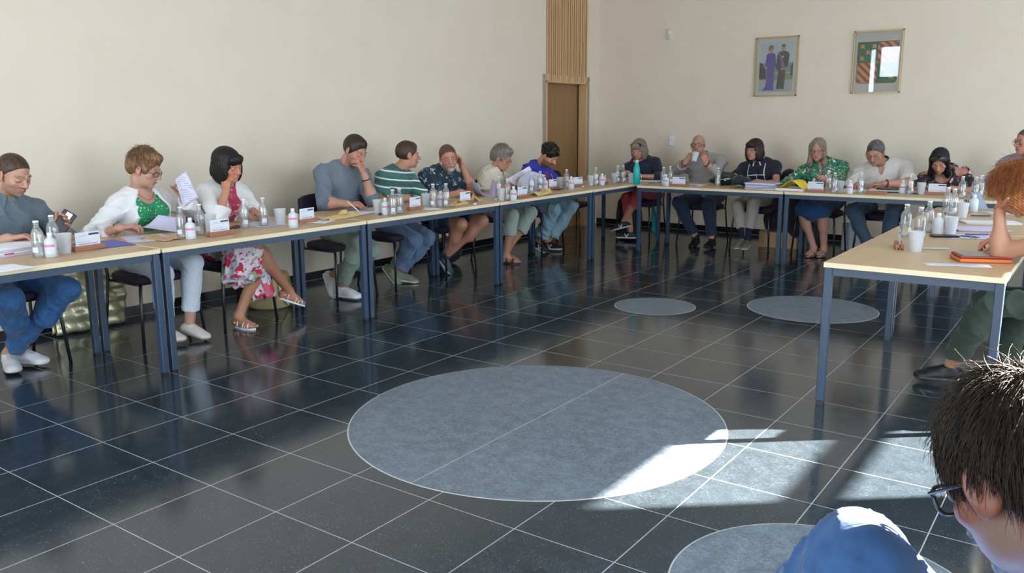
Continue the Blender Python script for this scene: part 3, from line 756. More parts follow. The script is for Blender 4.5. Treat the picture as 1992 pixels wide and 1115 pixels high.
def shoe(name, A, dr, up, cu, cs, parent, org, s=1.0, h=.0045, label=None, laces=True, stripe=None, high=0.0, band=.020):
    P, S, Rm = shoeprims(A, dr, up, s, high)
    cu, cs = SK(cu), SK(cs)
    def colf(v):
        q = (v - S) @ Rm.T / s; c = np.tile(cu, (len(v), 1)); c[q[:, 2] < band] = cs
        if laces:
            m = (np.abs(q[:, 0]) < .018) & (q[:, 1] > .01) & (q[:, 1] < .095) & (np.sin(q[:, 1] * 420) > .3) & (q[:, 2] > .04); c[m] = cu * .45 + .02
        if stripe is not None:
            m = (q[:, 2] > band) & (q[:, 2] < .062) & (np.abs(np.abs(q[:, 1] - .045) - (q[:, 2] - .02) * .55) < .006) & (np.abs(q[:, 0]) > .022); c[m] = SK(stripe)
        return c
    solid(name, P, h, M['shoe'], parent, org, colf=colf, label=label)
def footprims(A, dr, up, s=1.0):
    dr = nrm(dr); up = V(up); up = nrm(up - dr * (up @ dr)); sd = np.cross(dr, up); S = A - up * .078 * s; Rm = np.array([sd, dr, up])
    q = lambda x, y, z: S + (sd * x + dr * y + up * z) * s
    P = [EL(q(0, -.032, .030), V(.028, .032, .030) * s, Rm, .02), RC(q(0, -.005, .07), q(0, .085, .030), .030 * s, .024 * s, .03), RC(q(0, -.03, .028), q(0, .10, .020), .026 * s, .026 * s, .02), EL(q(0, .105, .020), V(.042, .040, .018) * s, Rm, .02)]
    for i in range(5):
        x = (-.030 + .015 * i); ln = (.152, .156, .150, .142, .132)[i]
        P.append(RC(q(x, .125, .016), q(x, ln, .013), .0085 * s if i else .012 * s, .0075 * s if i else .011 * s, .004))
    return P, S, Rm
def sandal(A, dr, up, mt, parent, org, s=1.0, name='sandal', straps='thin', heel=.0):
    _, S, Rm = footprims(A, dr, up, s); sd, dr, up = Rm
    q = lambda x, y, z: tuple(S + (sd * x + dr * y + up * z) * s - org)
    o = MB(); n = 18; L = []
    for i in range(n):
        a = 2 * PI * i / n; y = .058 + .105 * math.sin(a); w = .042 if y > .05 else .034; L.append((w * math.cos(a), y))
    o.add([q(x, y, .002) for x, y in L] + [q(x, y, -.012 - (heel if y < 0 else 0)) for x, y in L], [tuple(range(n)), tuple(range(2 * n - 1, n - 1, -1))] + [(i, i + n, (i + 1) % n + n, (i + 1) % n) for i in range(n)], mt)
    arc = lambda y0, y1, hgt, r, w=.044: o.tube([q(w * math.cos(PI * i / 10), y0 + (y1 - y0) * i / 10, .004 + hgt * math.sin(PI * i / 10)) for i in range(11)], r * s, mt, 6)
    if straps == 'thin': arc(.095, .13, .034, .0055); arc(.13, .095, .034, .0055); arc(.075, .085, .044, .005); arc(.012, .02, .074, .005, .034)
    else: arc(.10, .105, .038, .009); arc(.085, .09, .044, .009); arc(.02, .03, .078, .009, .036)
    o.tube([q(.034, -.01, .03), q(.02, -.052, .045), q(-.02, -.052, .045), q(-.034, -.01, .03)], .004 * s, mt, 6)
    return o.build(name, mt, parent)

# ------------------------------------------------------------------ people
def person(label, sp):
    g = sp.get
    Pv, Nb = V(g('pelvis')), V(g('neck')); org = V(Pv[0], Pv[1], 0); org[2] = 0
    root = empty('person', tuple(org), label=label, cat='person')
    ty = math.radians(g('yaw')); up = nrm(Nb - Pv); fw = V(math.cos(ty), math.sin(ty), 0); fw = nrm(fw - up * (fw @ up)); rt = np.cross(fw, up)
    R = np.array([rt, fw, up]); sc = g('scale', 1.0); fat = g('fat', 0.0); wom = g('woman', False); sw = g('sw', .165 if wom else .19)
    T = np.linalg.norm(Nb - Pv); q = lambda x, y, z: Pv + rt * x + fw * y + up * (z * T)
    sh = g('shrug', (0, 0)); shf = g('shf', (0, 0))
    sw -= .008; S = {-1: Nb - rt * sw - up * (.088 - sh[0]) + fw * shf[0], 1: Nb + rt * sw - up * (.088 - sh[1]) + fw * shf[1]}
    R0 = np.array([rt * 1.0, V(math.cos(ty), math.sin(ty), 0), V(0, 0, 1)])
    hp = V(math.cos(ty), math.sin(ty), 0); hr = V(math.sin(ty), -math.cos(ty), 0)
    H, (hy, hpi, hro), hs = V(g('head')), g('face'), g('hs', 1.0); HR = headframe(hy, hpi, hro)
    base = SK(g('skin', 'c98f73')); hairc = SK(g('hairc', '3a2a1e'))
    def torso(t, low=True):
        P = [EL(q(0, -.005, .05), V(.150 + fat * .8 + t, .115 + fat * .6 + t, .13 + t), R, .04), EL(q(0, -.010 + fat * .5, .33), V(.128 + fat + t, .098 + fat * .9 + t, .15 + t), R, .05),
             EL(q(0, -.012, .66), V(sw - .035 + fat * .6 + t, .100 + fat * .5 + t, .165 + t), R, .05), EL(q(0, -.018, .84), V(sw - .055 + t, .074 + t, .075 + t), R, .04)]
        for s in (-1, 1):
            P.append(RC(S[s], Nb - up * .035 + rt * s * .03, .047 + t, .050 + t, .04))
            P.append(EL(S[s] - up * .01, V(.049, .050, .054) + t, R, .03))
            if wom: P.append(EL(q(s * .070, .078, .66), V(.062, .058, .062) * g('bust', 1.0) + t, R, .035))
            else: P.append(EL(q(s * .075, .055, .70), V(.075, .042, .06) + t, R, .04))
        return P
    NT_ = H - HR[2] * .075 * hs - HR[1] * .020 * hs
    neck = [RC(Nb - up * .02, NT_, .058 * (.88 if wom else 1.04), .052 * (.88 if wom else 1.04), .03), RC(NT_, H - HR[2] * .055 + HR[1] * .01, .050, .046, .025)]
    # arms
    AR = {}
    ra, rb, rw = (.043, .036, .024) if wom else (.050, .041, .028)
    fa = g('armfat', 1.0); ra, rb = ra * fa, rb * fa
    UL, FL = .285 * sc, .255 * sc
    for s, key in ((1, 'aR'), (-1, 'aL')):
        a = g(key)
        if a is None: continue
        if 'e' in a: E, W = V(a['e']), V(a['w'])
        else: E, W = ik(S[s], a['w'], UL, FL, a.get('hint', (-fw[0] * .3 + rt[0] * s, -fw[1] * .3 + rt[1] * s, -.9)))
        AR[s] = (E, W, a)
    def arm(s, t, frac=2.0, wf=1.0):
        E, W, a = AR[s]; P = []
        u = min(frac, 1.0); P.append(RC(S[s], lerp(S[s], E, u), ra + t, ra + (rb * 1.08 - ra) * u + t * (wf if frac <= 1 else 1), .03, cut=(frac <= 1.0 and t > 0)))
        if frac > 1.0:
            v = min(frac - 1, 1.0); P.append(RC(E, lerp(E, W, v), rb * 1.02 + t, rb * 1.05 + (rw - rb) * v + t * wf, .02, cut=(t > 0)))
            if t == 0: P.append(EL(lerp(E, W, .28), V(1, 1, 1) * rb * 1.12, None, .04))
        return P
    # legs
    HP = {s: Pv + hr * s * .092 + V(0, 0, -.015) for s in (-1, 1)}; LG = {}
    for s, key in ((1, 'lR'), (-1, 'lL')):
        a = g(key)
        if a is None: continue
        if 'k' in a: K, A = V(a['k']), V(a['a'])
        else: K, A = ik(HP[s], a['a'], .43 * sc, .41 * sc, a.get('hint', (hp[0] * .8, hp[1] * .8, 1.0)))
        LG[s] = (K, A, a)
    rt1, rk, rc_, ran = (.082, .054, .050, .033) if wom else (.086, .058, .054, .036)
    lf = g('legfat', 1.0); rt1, rk, rc_ = rt1 * lf, rk * (1 + (lf - 1) * .7), rc_ * lf
    def leg(s, t, frac=2.0, wf=0.0, ks=.03):
        K, A, a = LG[s]; back = nrm(-np.cross(np.cross(K - HP[s], A - K), A - K) + 1e-9); P = []
        u = min(frac, 1.0); P.append(RC(HP[s], lerp(HP[s], K, u), rt1 + t, rt1 + (rk - rt1) * u + t + (wf if frac <= 1 else 0), ks, cut=(frac <= 1 and t > 0)))
        if frac > 1:
            v = min(frac - 1, 1.0); P.append(RC(K, lerp(K, A, v), rk * .97 + t, rk + (ran - rk) * v + t + wf, ks, cut=(t > 0)))
            bk = V(-hp[0], -hp[1], 0)
            if v > .4: P.append(EL(lerp(K, A, .30) + bk * .012, V(rc_ + t, rc_ + t, .10 + t), None, .04))
        return P
    # ---- skin
    skin = torso(0) + neck
    hb = []
    for s in AR:
        E, W, a = AR[s]; skin += arm(s, 0)
        hd = a.get('hd'); hd = nrm(V(hd) if hd is not None else W - E)
        hpz = hand(W, hd, a.get('hn', (0, 0, -1)), s, a.get('curl', (.25, .35, .25)), a.get('spread', .06), a.get('thumb', (.5, .6, .3)), g('hsz', .93 if wom else 1.02), a.get('perf'))
        skin += hpz; lo, hi = bounds(hpz, .008); hb.append([lo, hi])
    for s in LG:
        skin += leg(s, 0)
        K, A, a = LG[s]
        if a.get('bare'):
            fp, _, _ = footprims(A, a['d'], a.get('up', (0, 0, 1)), a.get('fs', .95)); skin += fp; lo, hi = bounds(fp, .008); hb.append([lo, hi])
    HPm = headprims(H, HR, hs, g('jowl', 0.0), g('nose', 1.0), g('jaw', 1.0)); skin += HPm
    lo, hi = bounds(HPm, .012); hb.append([lo, hi])
    ch = True
    while ch:       # merge overlapping fine boxes
        ch = False
        for i in range(len(hb)):
            for j in range(i + 1, len(hb)):
                if (hb[i][0] < hb[j][1]).all() and (hb[j][0] < hb[i][1]).all():
                    hb[i] = [np.minimum(hb[i][0], hb[j][0]), np.maximum(hb[i][1], hb[j][1])]; del hb[j]; ch = True; break
            if ch: break
    hc = .010; lo, hi = bounds(skin); F, xs = field(skin, lo, hi, hc)
    Vt, Q = nets(F, lo, hc, [(a + hc * .6, b - hc * .6) for a, b in hb]); VV = [Vt]; QQ = [Q]; n = len(Vt)
    hf = g('hres', .0036)
    for a, b in hb:
        f, _ = field(skin, a, b, hf); v, qd = nets(f, a, hf); VV.append(v); QQ.append(qd + n); n += len(v)
    Vt = np.concatenate(VV); Q = np.concatenate(QQ)
    C = headcolor(Vt, H, HR, hs, base, SK(g('lips', 'a8605a')), SK(g('brow', g('hairc', '3a2a1e'))) * .8, g('eyes', 'down'), g('beard'), g('bald'), g('blush', .12))
    far = np.linalg.norm(Vt - H, axis=1) > .2 * hs; C[far] = base
    for s in AR:        # knuckles slightly redder
        E, W, a = AR[s]; m = np.linalg.norm(Vt - (W + nrm(a.get('hd') if a.get('hd') is not None else W - E) * .09), axis=1) < .08; C[m] = base * np.array([1.03, .88, .84])
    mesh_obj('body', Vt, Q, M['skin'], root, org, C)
    hc2 = g('cres', .0075)
    def pat(v):
        d = v - Pv; out = d @ R.T
        for s in AR:
            E, W, a = AR[s]
            for (A_, B_, o) in ((S[s], E, 0.0), (E, W, .3)):
                ab = B_ - A_; t = ((v - A_) @ ab) / (ab @ ab); dd = np.linalg.norm(v - (A_ + np.clip(t, 0, 1)[:, None] * ab), axis=1)
                m = (dd < .07) & (t > .32 if o == 0 else t > 0); out[m, 2] = (S[s] - Pv) @ up - o - (np.clip(t[m], 0, 1.1)) * np.linalg.norm(ab)
        return out
    def cloth(name, c, t0=.012, prims=None, label=None):
        P = []
        wf = c.get('cuff', 1.4)
        if c.get('torso', True): P += torso(t0 + c.get('loose', 0.0))
        for s in AR:
            if c.get('sleeve', .5) > 0: P += arm(s, t0 + c.get('loose', 0.0) * .6, c.get('sleeveL' if s < 0 else 'sleeveR', c.get('sleeve', .5)), wf)
        P += c.get('extra', [])
        P.append(PL(q(0, 0, c.get('hem', .02)), -up, lo=Pv - np.array([.26, .26, .3]), hi=Pv + np.array([.26, .26, .25]), k=.004))
        nk = c.get('neckline', 'crew'); a = nrm(NT_ - Nb + up * .3)
        if nk == 'crew': P.append(RC(Nb - up * .005 + fw * .008, Nb + a * .2, .062, .085, .008, sub=True))
        elif nk == 'v': P += [RC(Nb - up * .0, Nb + a * .2, .064, .09, .008, sub=True), RC(Nb + fw * .10 + up * .02, Nb + fw * .125 - up * c.get('vd', .13), .048, .008, .008, sub=True)]
        elif nk == 'scoop': P += [RC(Nb, Nb + a * .2, .075, .10, .008, sub=True), EL(Nb + fw * .10 - up * c.get('vd', .05), V(.085, .10, .085), R, .008, sub=True)]
        elif nk == 'boat': P += [RC(Nb - up * .0, Nb + a * .2, .070, .11, .008, sub=True), EL(Nb + fw * .06 + up * .01, V(.105, .08, .045), R, .008, sub=True)]
        elif nk == 'off': P += [PL(Nb - up * .085, up + fw * .12, k=.004)]
        elif nk == 'open': 
            w = c.get('gap', .07); P += [RC(Nb, Nb + a * .2, .070, .10, .008, sub=True), EL(q(0, .17, .62), V(w, .14, .36), R, .01, sub=True)]
        if nk == 'off':
            P = [p for p in P if not isinstance(p, PL)] + [PL(q(0, 0, .02), -up, lo=Pv - np.array([.26, .26, .3]), hi=Pv + np.array([.26, .26, .25]), k=.004)]
            P = [p for p in P]; 
        o = solid(name, P, hc2, c['mat'], root, org, disp=wrinkle(c.get('wr', .0032) * 1.7, c.get('wf', 1.35), sp.get('seed', 1.0), up), patf=pat, label=label)
        return o
    for nm, c in g('tops', []): cloth(nm, c, c.get('t', .012), label=c.get('label'))
    if g('collar'):
        c = g('collar'); P = []; n = 16; op = c.get('open', .35)
        for i in range(n):
            a0 = PI / 2 + op + (2 * PI - 2 * op) * i / n; a1 = PI / 2 + op + (2 * PI - 2 * op) * (i + 1) / n
            f = lambda a: Nb + up * (.012 - .020 * math.sin(a)) + rt * .066 * math.cos(a) + fw * (.006 + .066 * math.sin(a))
            P.append(RC(f(a0) , f(a1), .011, .011, .004, flat=(up, .45)))
        for s_ in (-1, 1):
            a0 = PI / 2 + s_ * op; p0 = Nb + up * (.012 - .02 * math.sin(a0)) - rt * .066 * math.cos(a0) * -1 + fw * (.006 + .066 * math.sin(a0))
            P.append(RC(p0, p0 - up * (.045 + c.get('lapel', 0)) + fw * (.022 + c.get('lapel', 0) * .5) + rt * s_ * -.018, .015, .011, .004, flat=(fw, 1.6)))
        solid('collar', P, .005, c['mat'], root, org, label=c.get('label'))
    # ---- legs wear
    pn = g('pants')
    if pn:
        t = pn.get('t', .009); P = [EL(Pv + V(0, 0, -.01), V(.165 + fat * .8, .125 + fat * .6, .105), R0, .04), EL(q(0, 0, .14), V(.148 + fat * .9, .115 + fat * .6, .08), R, .04)]
        for s in LG: P += leg(s, t, pn.get('len', 1.92), pn.get('wide', 0.0))
        P.append(PL(Pv + V(0, 0, .13), V(0, 0, .75) + up * .25, lo=Pv - np.array([.26, .26, .2]), hi=Pv + np.array([.26, .26, .4]), k=.004)); P += pn.get('extra', [])
        solid(pn.get('name', 'trousers'), P, hc2 * 1.05, pn['mat'], root, org, disp=wrinkle(pn.get('wr', .004) * 1.7, 1.3, sp.get('seed', 1.0) + 2, hp), label=pn.get('label'))
    for s in LG:
        K, A, a = LG[s]; shs = g('shoes')
        if 'sock' in a or g('sock'):
            solid('sock', [RC(lerp(K, A, g('sockf', .70)), A, .043, .041, .01)], .006, mat('sock_fabric', g('sock') or a['sock'], .9), root, org)
        if a.get('bare'): sandal(A, a['d'], a.get('up', (0, 0, 1)), shs['mat'], root, org, a.get('fs', .95), straps=shs.get('straps', 'thin'), heel=shs.get('heel', 0))
        elif shs: shoe('shoe', A, a['d'], a.get('up', (0, 0, 1)), shs['c'], shs['sole'], root, org, shs.get('s', 1.0), label=shs.get('label'), laces=shs.get('laces', True), stripe=shs.get('stripe'), high=shs.get('high', 0), band=shs.get('band', .020))
    # ---- hair
    hh = g('hair')
    if hh:
        P = hairprims(H, HR, hs, hh['style'], hh.get('t', .012)) + hh.get('extra', [])
        P = P + ([EL(H + HR[1] * .02 * hs - HR[2] * .02 * hs, V(.066, .062, .09) * hs, HR, .004, sub=True)] if hh['style'] in ('bob', 'long') else [])
        solid('hair', P, hh.get('res', .0036), hh['mat'], root, org, disp=hairdisp(H, HR, hh.get('amp', .0022), hh.get('fr', 1.0), sp.get('seed', 0.0)))
    if g('beardmesh'):
        c = g('beardmesh'); L = lambda x, y, z: H + (HR[0] * x + HR[1] * y + HR[2] * z) * hs
        P = [EL(L(0, .060, -.088), V(.034, .034, .032) * hs * c.get('s', 1), HR, .02), RC(L(-.025, .088, -.046), L(.025, .088, -.046), .007, .007, .006)]
        if c.get('full'):
            for s_ in (-1, 1): P += [RC(L(s_ * .062, .0, -.03), L(s_ * .046, .045, -.082), .008, .012, .012), RC(L(s_ * .046, .045, -.082), L(0, .070, -.094), .012, .014, .012), RC(L(s_ * .026, .088, -.05), L(s_ * .032, .075, -.085), .009, .012, .01)]
        P.append(EL(L(0, .098, -.062), V(.021, .016, .011) * hs, HR, .004, sub=True))
        solid('beard', P, .0036, c['mat'], root, org, disp=hairdisp(H, HR, .0018, 1.6))
    if g('mustache'):
        L = lambda x, y, z: H + (HR[0] * x + HR[1] * y + HR[2] * z) * hs
        solid('mustache', [RC(L(s_ * .028, .084, -.052), L(0, .098, -.043), .006, .0085, .004) for s_ in (-1, 1)], .0034, g('mustache'), root, org)
    if g('glasses'): c = g('glasses'); glasses(H, HR, hs, root, org, c['mat'], c.get('rim', .0018), c.get('half', False), c.get('w', .024), c.get('h', .017))
    if g('sunglasses'): glasses(H, HR, hs * 1.13, root, org, M['rim_black'], .003, False, .029, .020, True, .085)
    return dict(hs=hs, root=root, org=org, Nb=Nb, H=H, HR=HR, R=R, S=S, AR=AR, LG=LG, Pv=Pv, q=q, up=up, fw=fw, rt=rt, solid=solid)
def ring(name, p, ax, r, th, mt, par, org, n=20):
    ax = Vector(nrm(ax)); a = ax.orthogonal().normalized(); b = ax.cross(a); c = Vector(V(p) - org)
    return MB().tube([c + (a * math.cos(2 * PI * i / n) + b * math.sin(2 * PI * i / n)) * r for i in range(n + 1)], th, mt, 6, cap=False).build(name, mt, par)
# ---- garment patterns (pat attribute: metres right / forward / up in the wearer's torso frame)
def patmat(name, base, fn, rough=.85):
    m = mat(name, base, rough); t, b = nodes(m); at = t.new('ShaderNodeAttribute', attribute_name='pat'); sx = t.new('ShaderNodeSeparateXYZ', ins={0: at.outputs['Vector']})
    tc = t.new('ShaderNodeTexCoord'); c = fn(t, sx.outputs[0], sx.outputs[1], sx.outputs[2], tc.outputs['Object'], srgb(base))
    t.l.new(c, b.inputs['Base Color']); b.inputs['Sheen Weight'].default_value = .1
    nz = t.new('ShaderNodeTexNoise', ins={0: tc.outputs['Object'], 2: 45.0, 3: 3}); bp = t.new('ShaderNodeBump'); bp.inputs['Strength'].default_value = .3; bp.inputs['Distance'].default_value = .006
    t.l.new(nz.outputs[0], bp.inputs['Height']); t.l.new(bp.outputs[0], b.inputs['Normal'])
    return m
def f_stripes(t, x, y, z, o, b):
    q = t.math('FRACT', t.math('ADD', t.math('DIVIDE', z, .066), 10.3)); s = t.math('LESS_THAN', q, .19)
    q2 = t.math('FRACT', t.math('ADD', t.math('DIVIDE', z, .132), 10.0)); return t.mix(s, t.mix(t.math('LESS_THAN', q2, .5), b, srgb('3d6d68')), srgb('e2e4e6'))
def vor(t, o, sc, rnd=1.0, feat='F1', warp=0.0):
    if warp:
        n = t.new('ShaderNodeTexNoise', ins={0: o, 2: sc * 1.3, 3: 2}); o = t.new('ShaderNodeVectorMath', operation='MULTIPLY_ADD', ins={0: n.outputs[1], 1: (warp,) * 3, 2: o}).outputs[0]
    return t.new('ShaderNodeTexVoronoi', feature=feat, ins={0: o, 2: sc, 8: rnd})
def f_dots(t, x, y, z, o, b):
    v = vor(t, o, 44, .45); return t.mix(t.math('LESS_THAN', v.outputs[0], .24), b, srgb('9fd0a8'))
def f_floral(cols, sc=16, warp=.05, thr=.42):
    def f(t, x, y, z, o, b):
        v = vor(t, o, sc, 1.0, 'F1', warp); r = t.new('ShaderNodeSeparateColor', ins={0: v.outputs[1]}).outputs[0]
        k = len(cols); c = t.ramp(r, [(i / k, srgb(cc)) for i, cc in enumerate(cols)], 'CONSTANT')
        v2 = vor(t, o, sc * 2.3, 1.0, 'F1', warp); r2 = t.new('ShaderNodeSeparateColor', ins={0: v2.outputs[1]}).outputs[1]
        c2 = t.ramp(r2, [(i / k, srgb(cc)) for i, cc in enumerate(cols[::-1])], 'CONSTANT')
        a = t.mix(t.math('MULTIPLY', t.math('LESS_THAN', v2.outputs[0], .38), t.math('GREATER_THAN', r2, .45)), b, c2)
        return t.mix(t.math('MULTIPLY', t.math('LESS_THAN', v.outputs[0], thr), t.math('GREATER_THAN', r, .3)), a, c)
    return f
def f_palm(t, x, y, z, o, b):       # white palm leaves on navy
    n = t.new('ShaderNodeTexNoise', ins={0: o, 2: 13.0, 3: 2}); w = t.new('ShaderNodeTexWave', wave_type='BANDS', bands_direction='DIAGONAL', ins={0: o, 1: 16.0, 2: 14.0, 3: 2.0})
    v = vor(t, o, 17, 1, 'F1', .05); m = t.math('MULTIPLY', t.math('LESS_THAN', v.outputs[0], .40), t.math('GREATER_THAN', w.outputs[1], .45))
    r = t.new('ShaderNodeSeparateColor', ins={0: v.outputs[1]}).outputs[0]
    return t.mix(m, b, t.ramp(r, [(0, srgb('c6d3dc')), (.4, srgb('3f7288')), (.7, srgb('8fa9a0'))], 'CONSTANT'))
def band(t, v, c, w): return t.math('LESS_THAN', t.math('ABSOLUTE', t.math('SUBTRACT', v, c)), w)
def f_lines(t, x, y, z, o, b):      # navy knit with thin white piping
    fr = t.math('GREATER_THAN', y, .0)
    h = t.math('MAXIMUM', band(t, z, .285, .0045), band(t, z, .195, .0045)); h = t.math('MULTIPLY', h, t.math('LESS_THAN', t.math('ABSOLUTE', x), .10))
    v = t.math('MAXIMUM', band(t, t.math('ABSOLUTE', x), .092, .004), t.math('MULTIPLY', band(t, x, 0, .003), t.math('LESS_THAN', z, .285)))
    v = t.math('MULTIPLY', v, t.math('LESS_THAN', z, .40))
    return t.mix(t.math('MULTIPLY', t.math('MAXIMUM', h, v), fr), b, srgb('d8dade'))
def f_print(t, x, y, z, o, b):      # blue sweatshirt with a red and violet chest print
    n = t.new('ShaderNodeTexNoise', ins={0: o, 2: 24.0, 3: 3}); m = t.math('MULTIPLY', band(t, x, -.01, .055), t.math('MULTIPLY', band(t, z, .24, .14), t.math('GREATER_THAN', y, .05)))
    m = t.math('MULTIPLY', m, t.math('GREATER_THAN', n.outputs[0], .42)); v = vor(t, o, 30, 1, 'F1', .03)
    r = t.new('ShaderNodeSeparateColor', ins={0: v.outputs[1]}).outputs[0]
    return t.mix(m, b, t.ramp(r, [(0, srgb('b0383c')), (.35, srgb('5a2a80')), (.7, srgb('c86a58'))], 'CONSTANT'))
def f_stripe_fine(t, x, y, z, o, b):
    q = t.math('FRACT', t.math('DIVIDE', x, .012)); return t.mix(t.math('LESS_THAN', q, .3), b, srgb('a5a29e'))
C = clothmat
M['jeans'] = C('denim_blue', '1d4a80', '35699e', .3, scale=30); M['grey_polo'] = C('polo_grey', '52616d', '5e6e7a')
M['white_knit'] = C('white_knit', 'd9d9dc', 'e6e6e8'); M['dots'] = patmat('green_dotted_fabric', '178256', f_dots); M['white_trouser'] = C('white_cotton', 'c4d2e0', 'd2dde8')
M['jacket'] = C('white_jacket', 'dcdcdd', 'e6e6e6', .15); M['floral_pink'] = patmat('floral_dress_fabric', 'd9d3dc', f_floral(['c22c50', 'e6dfe4', 'd04a6c', 'c22c50', 'b8c6d4', 'c02a4c', 'd8607c', '93a884'], 15, .06, .62))
M['dress_top'] = patmat('dress_bodice_fabric', 'a83a58', f_floral(['c22c50', 'd8a0ac', 'a02848', 'd98a98'], 18, .06, .5))
M['grey_knit'] = C('grey_sweater', '5c6876', '6c7886', .35); M['sage'] = C('sage_trousers', '76877f', '84968c', .3)
M['stripes'] = patmat('green_striped_jersey', '2f5c58', f_stripes); M['jeans_grey'] = C('denim_grey_blue', '50688a', '63799a', .3)
M['palm'] = patmat('navy_palm_fabric', '172a3c', f_palm); M['shorts'] = C('dark_shorts', '14304a', '1b3850')
M['cream'] = C('cream_blouse', 'cbc4b4', 'd8d2c2', .4); M['sage_light'] = C('pale_capri', '93a399', 'a2b1a6')
M['royal'] = patmat('blue_sweatshirt', '2530a0', f_print); M['jeans_light'] = C('denim_light', '7fa6b8', '94b8c8', .35)
M['navy'] = C('navy_top', '131a30', '181f38'); M['coral'] = C('coral_trousers', 'b23e3e', 'c04a46')
M['linen'] = patmat('grey_linen_shirt', '908d8c', f_stripe_fine); M['dark_jeans'] = C('dark_denim', '10203a', '152944', .3)
M['navy_lines'] = patmat('navy_piped_knit', '12172a', f_lines); M['beige'] = C('beige_trousers', '9c968e', 'a8a29a')
M['floral_green'] = patmat('green_floral_blouse', '1e7052', f_floral(['c04068', 'd8d890', '2f9a70', 'e0e6d8', '14543e', 'd87890', '3a78a8'], 24, .05, .42)); M['blue_skirt'] = C('blue_skirt', '0f3a66', '154878')
M['offwhite_polo'] = C('offwhite_polo', 'c8c4c0', 'd4d0cc'); M['navy_collar'] = C('navy_collar', '1c1838', '221e40')
M['denim_dark2'] = C('washed_denim', '2f455c', '3b526a', .3)
M['floral_dark'] = patmat('dark_floral_fabric', '241c22', f_floral(['c08a94', '3a2a30', 'd8b0b4', '5a3a44', '1a1418'], 20, .05, .45))
M['olive'] = C('olive_trousers', '2c3a2e', '37463a', .3); M['dusty_blue'] = C('dusty_blue_shirt', '6f7f98', '7c8ca4'); M['peach'] = C('dark_vest', '1e2833', '26303c')
M['shirt_far'] = M['dusty_blue']
def H_(st, c1, c2, **k): return dict(style=st, mat=hairmat('hair_' + st, c1, c2), **k)
HND = dict(hn=(0, 0, -1))
# ============ left row, all facing the room (+x)
P1 = person('man in a grey polo shirt and jeans at the left edge, holding a black phone', dict(
 pelvis=(-.46, .74, .56), neck=(-.40, .80, 1.025), yaw=5, head=(-.305, .83, 1.145), face=(14, -24, 0), skin='b48b78', hairc='3b2c22', sw=.20, fat=.01, seed=1.0, hres=.003,
 aR=dict(w=(-.17, .70, .80), hd=(.5, .85, .12), hn=(.15, .1, -1), curl=(.5, .6, .4)), aL=dict(w=(-.235, 1.0, .79), hd=(.45, .45, .55), hn=(.35, -.75, .35), curl=(.75, .6, .35), thumb=(.5, .9, .2)),
 lR=dict(k=(-.05, .625, .475), a=(-.40, .79, .10), d=(1, .45, 0)), lL=dict(k=(-.04, .935, .485), a=(-.37, .71, .10), d=(1, -.3, 0)),
 tops=[('polo_shirt', dict(mat=M['grey_polo'], sleeve=.95, hem=.0, neckline='v', vd=.07, loose=.008, wr=.005, cuff=1.7))], collar=dict(mat=M['grey_polo']),
 pants=dict(mat=M['jeans'], name='jeans', len=1.93, wide=.006, wr=.005), shoes=dict(c='d0d2d8', sole='dcdce0'), beard=(SK('4a382c'), .35, 'full'),
 hair=H_('buzz', '2e2119', '4a382b', amp=.0010, fr=2.2)))
P2 = person('woman in a white cardigan over a green dotted top, reading a sheet through dark glasses', dict(
 pelvis=(-.47, 1.66, .56), neck=(-.42, 1.66, 1.005), yaw=8, head=(-.34, 1.66, 1.135), face=(32, -20, 0), skin='b88d7c', hairc='4a3526', woman=True, fat=.028, sw=.172, seed=2.0, bust=1.15, jowl=.005, hres=.003, lips='9c4a48',
 aR=dict(w=(-.17, 1.36, .79), hd=(.45, .85, .12), hn=(.1, .3, -1), curl=(.5, .7, .5), thumb=(.4, .9, .3)), aL=dict(w=(-.30, 1.90, .92), hd=(.3, -.15, .9), hn=(.2, -1, .1), curl=(.7, .7, .4), thumb=(.4, .9, .3), hint=(-.2, 1, -.5)),
 lR=dict(a=(-.16, 1.60, .10), d=(1, .15, 0), hint=(1, -.2, .8)), lL=dict(a=(-.10, 1.74, .11), d=(1, .25, -.15), hint=(1, .1, .8)),
 tops=[('top', dict(mat=M['dots'], sleeve=0, hem=.03, neckline='scoop', vd=.0)), ('cardigan', dict(mat=M['white_knit'], t=.020, sleeve=1.85, neckline='open', gap=.125, hem=-.05, wr=.006, loose=.0, sleeveR=1.62))],
 pants=dict(mat=M['white_trouser'], len=1.78, wide=.014), shoes=dict(c='c8c4bc', sole='9a948a', laces=False, s=.92), glasses=dict(mat=M['rim_black'], rim=.0022, w=.023, h=.015),
 hair=H_('volume', '4e3524', '96724e', amp=.004)))
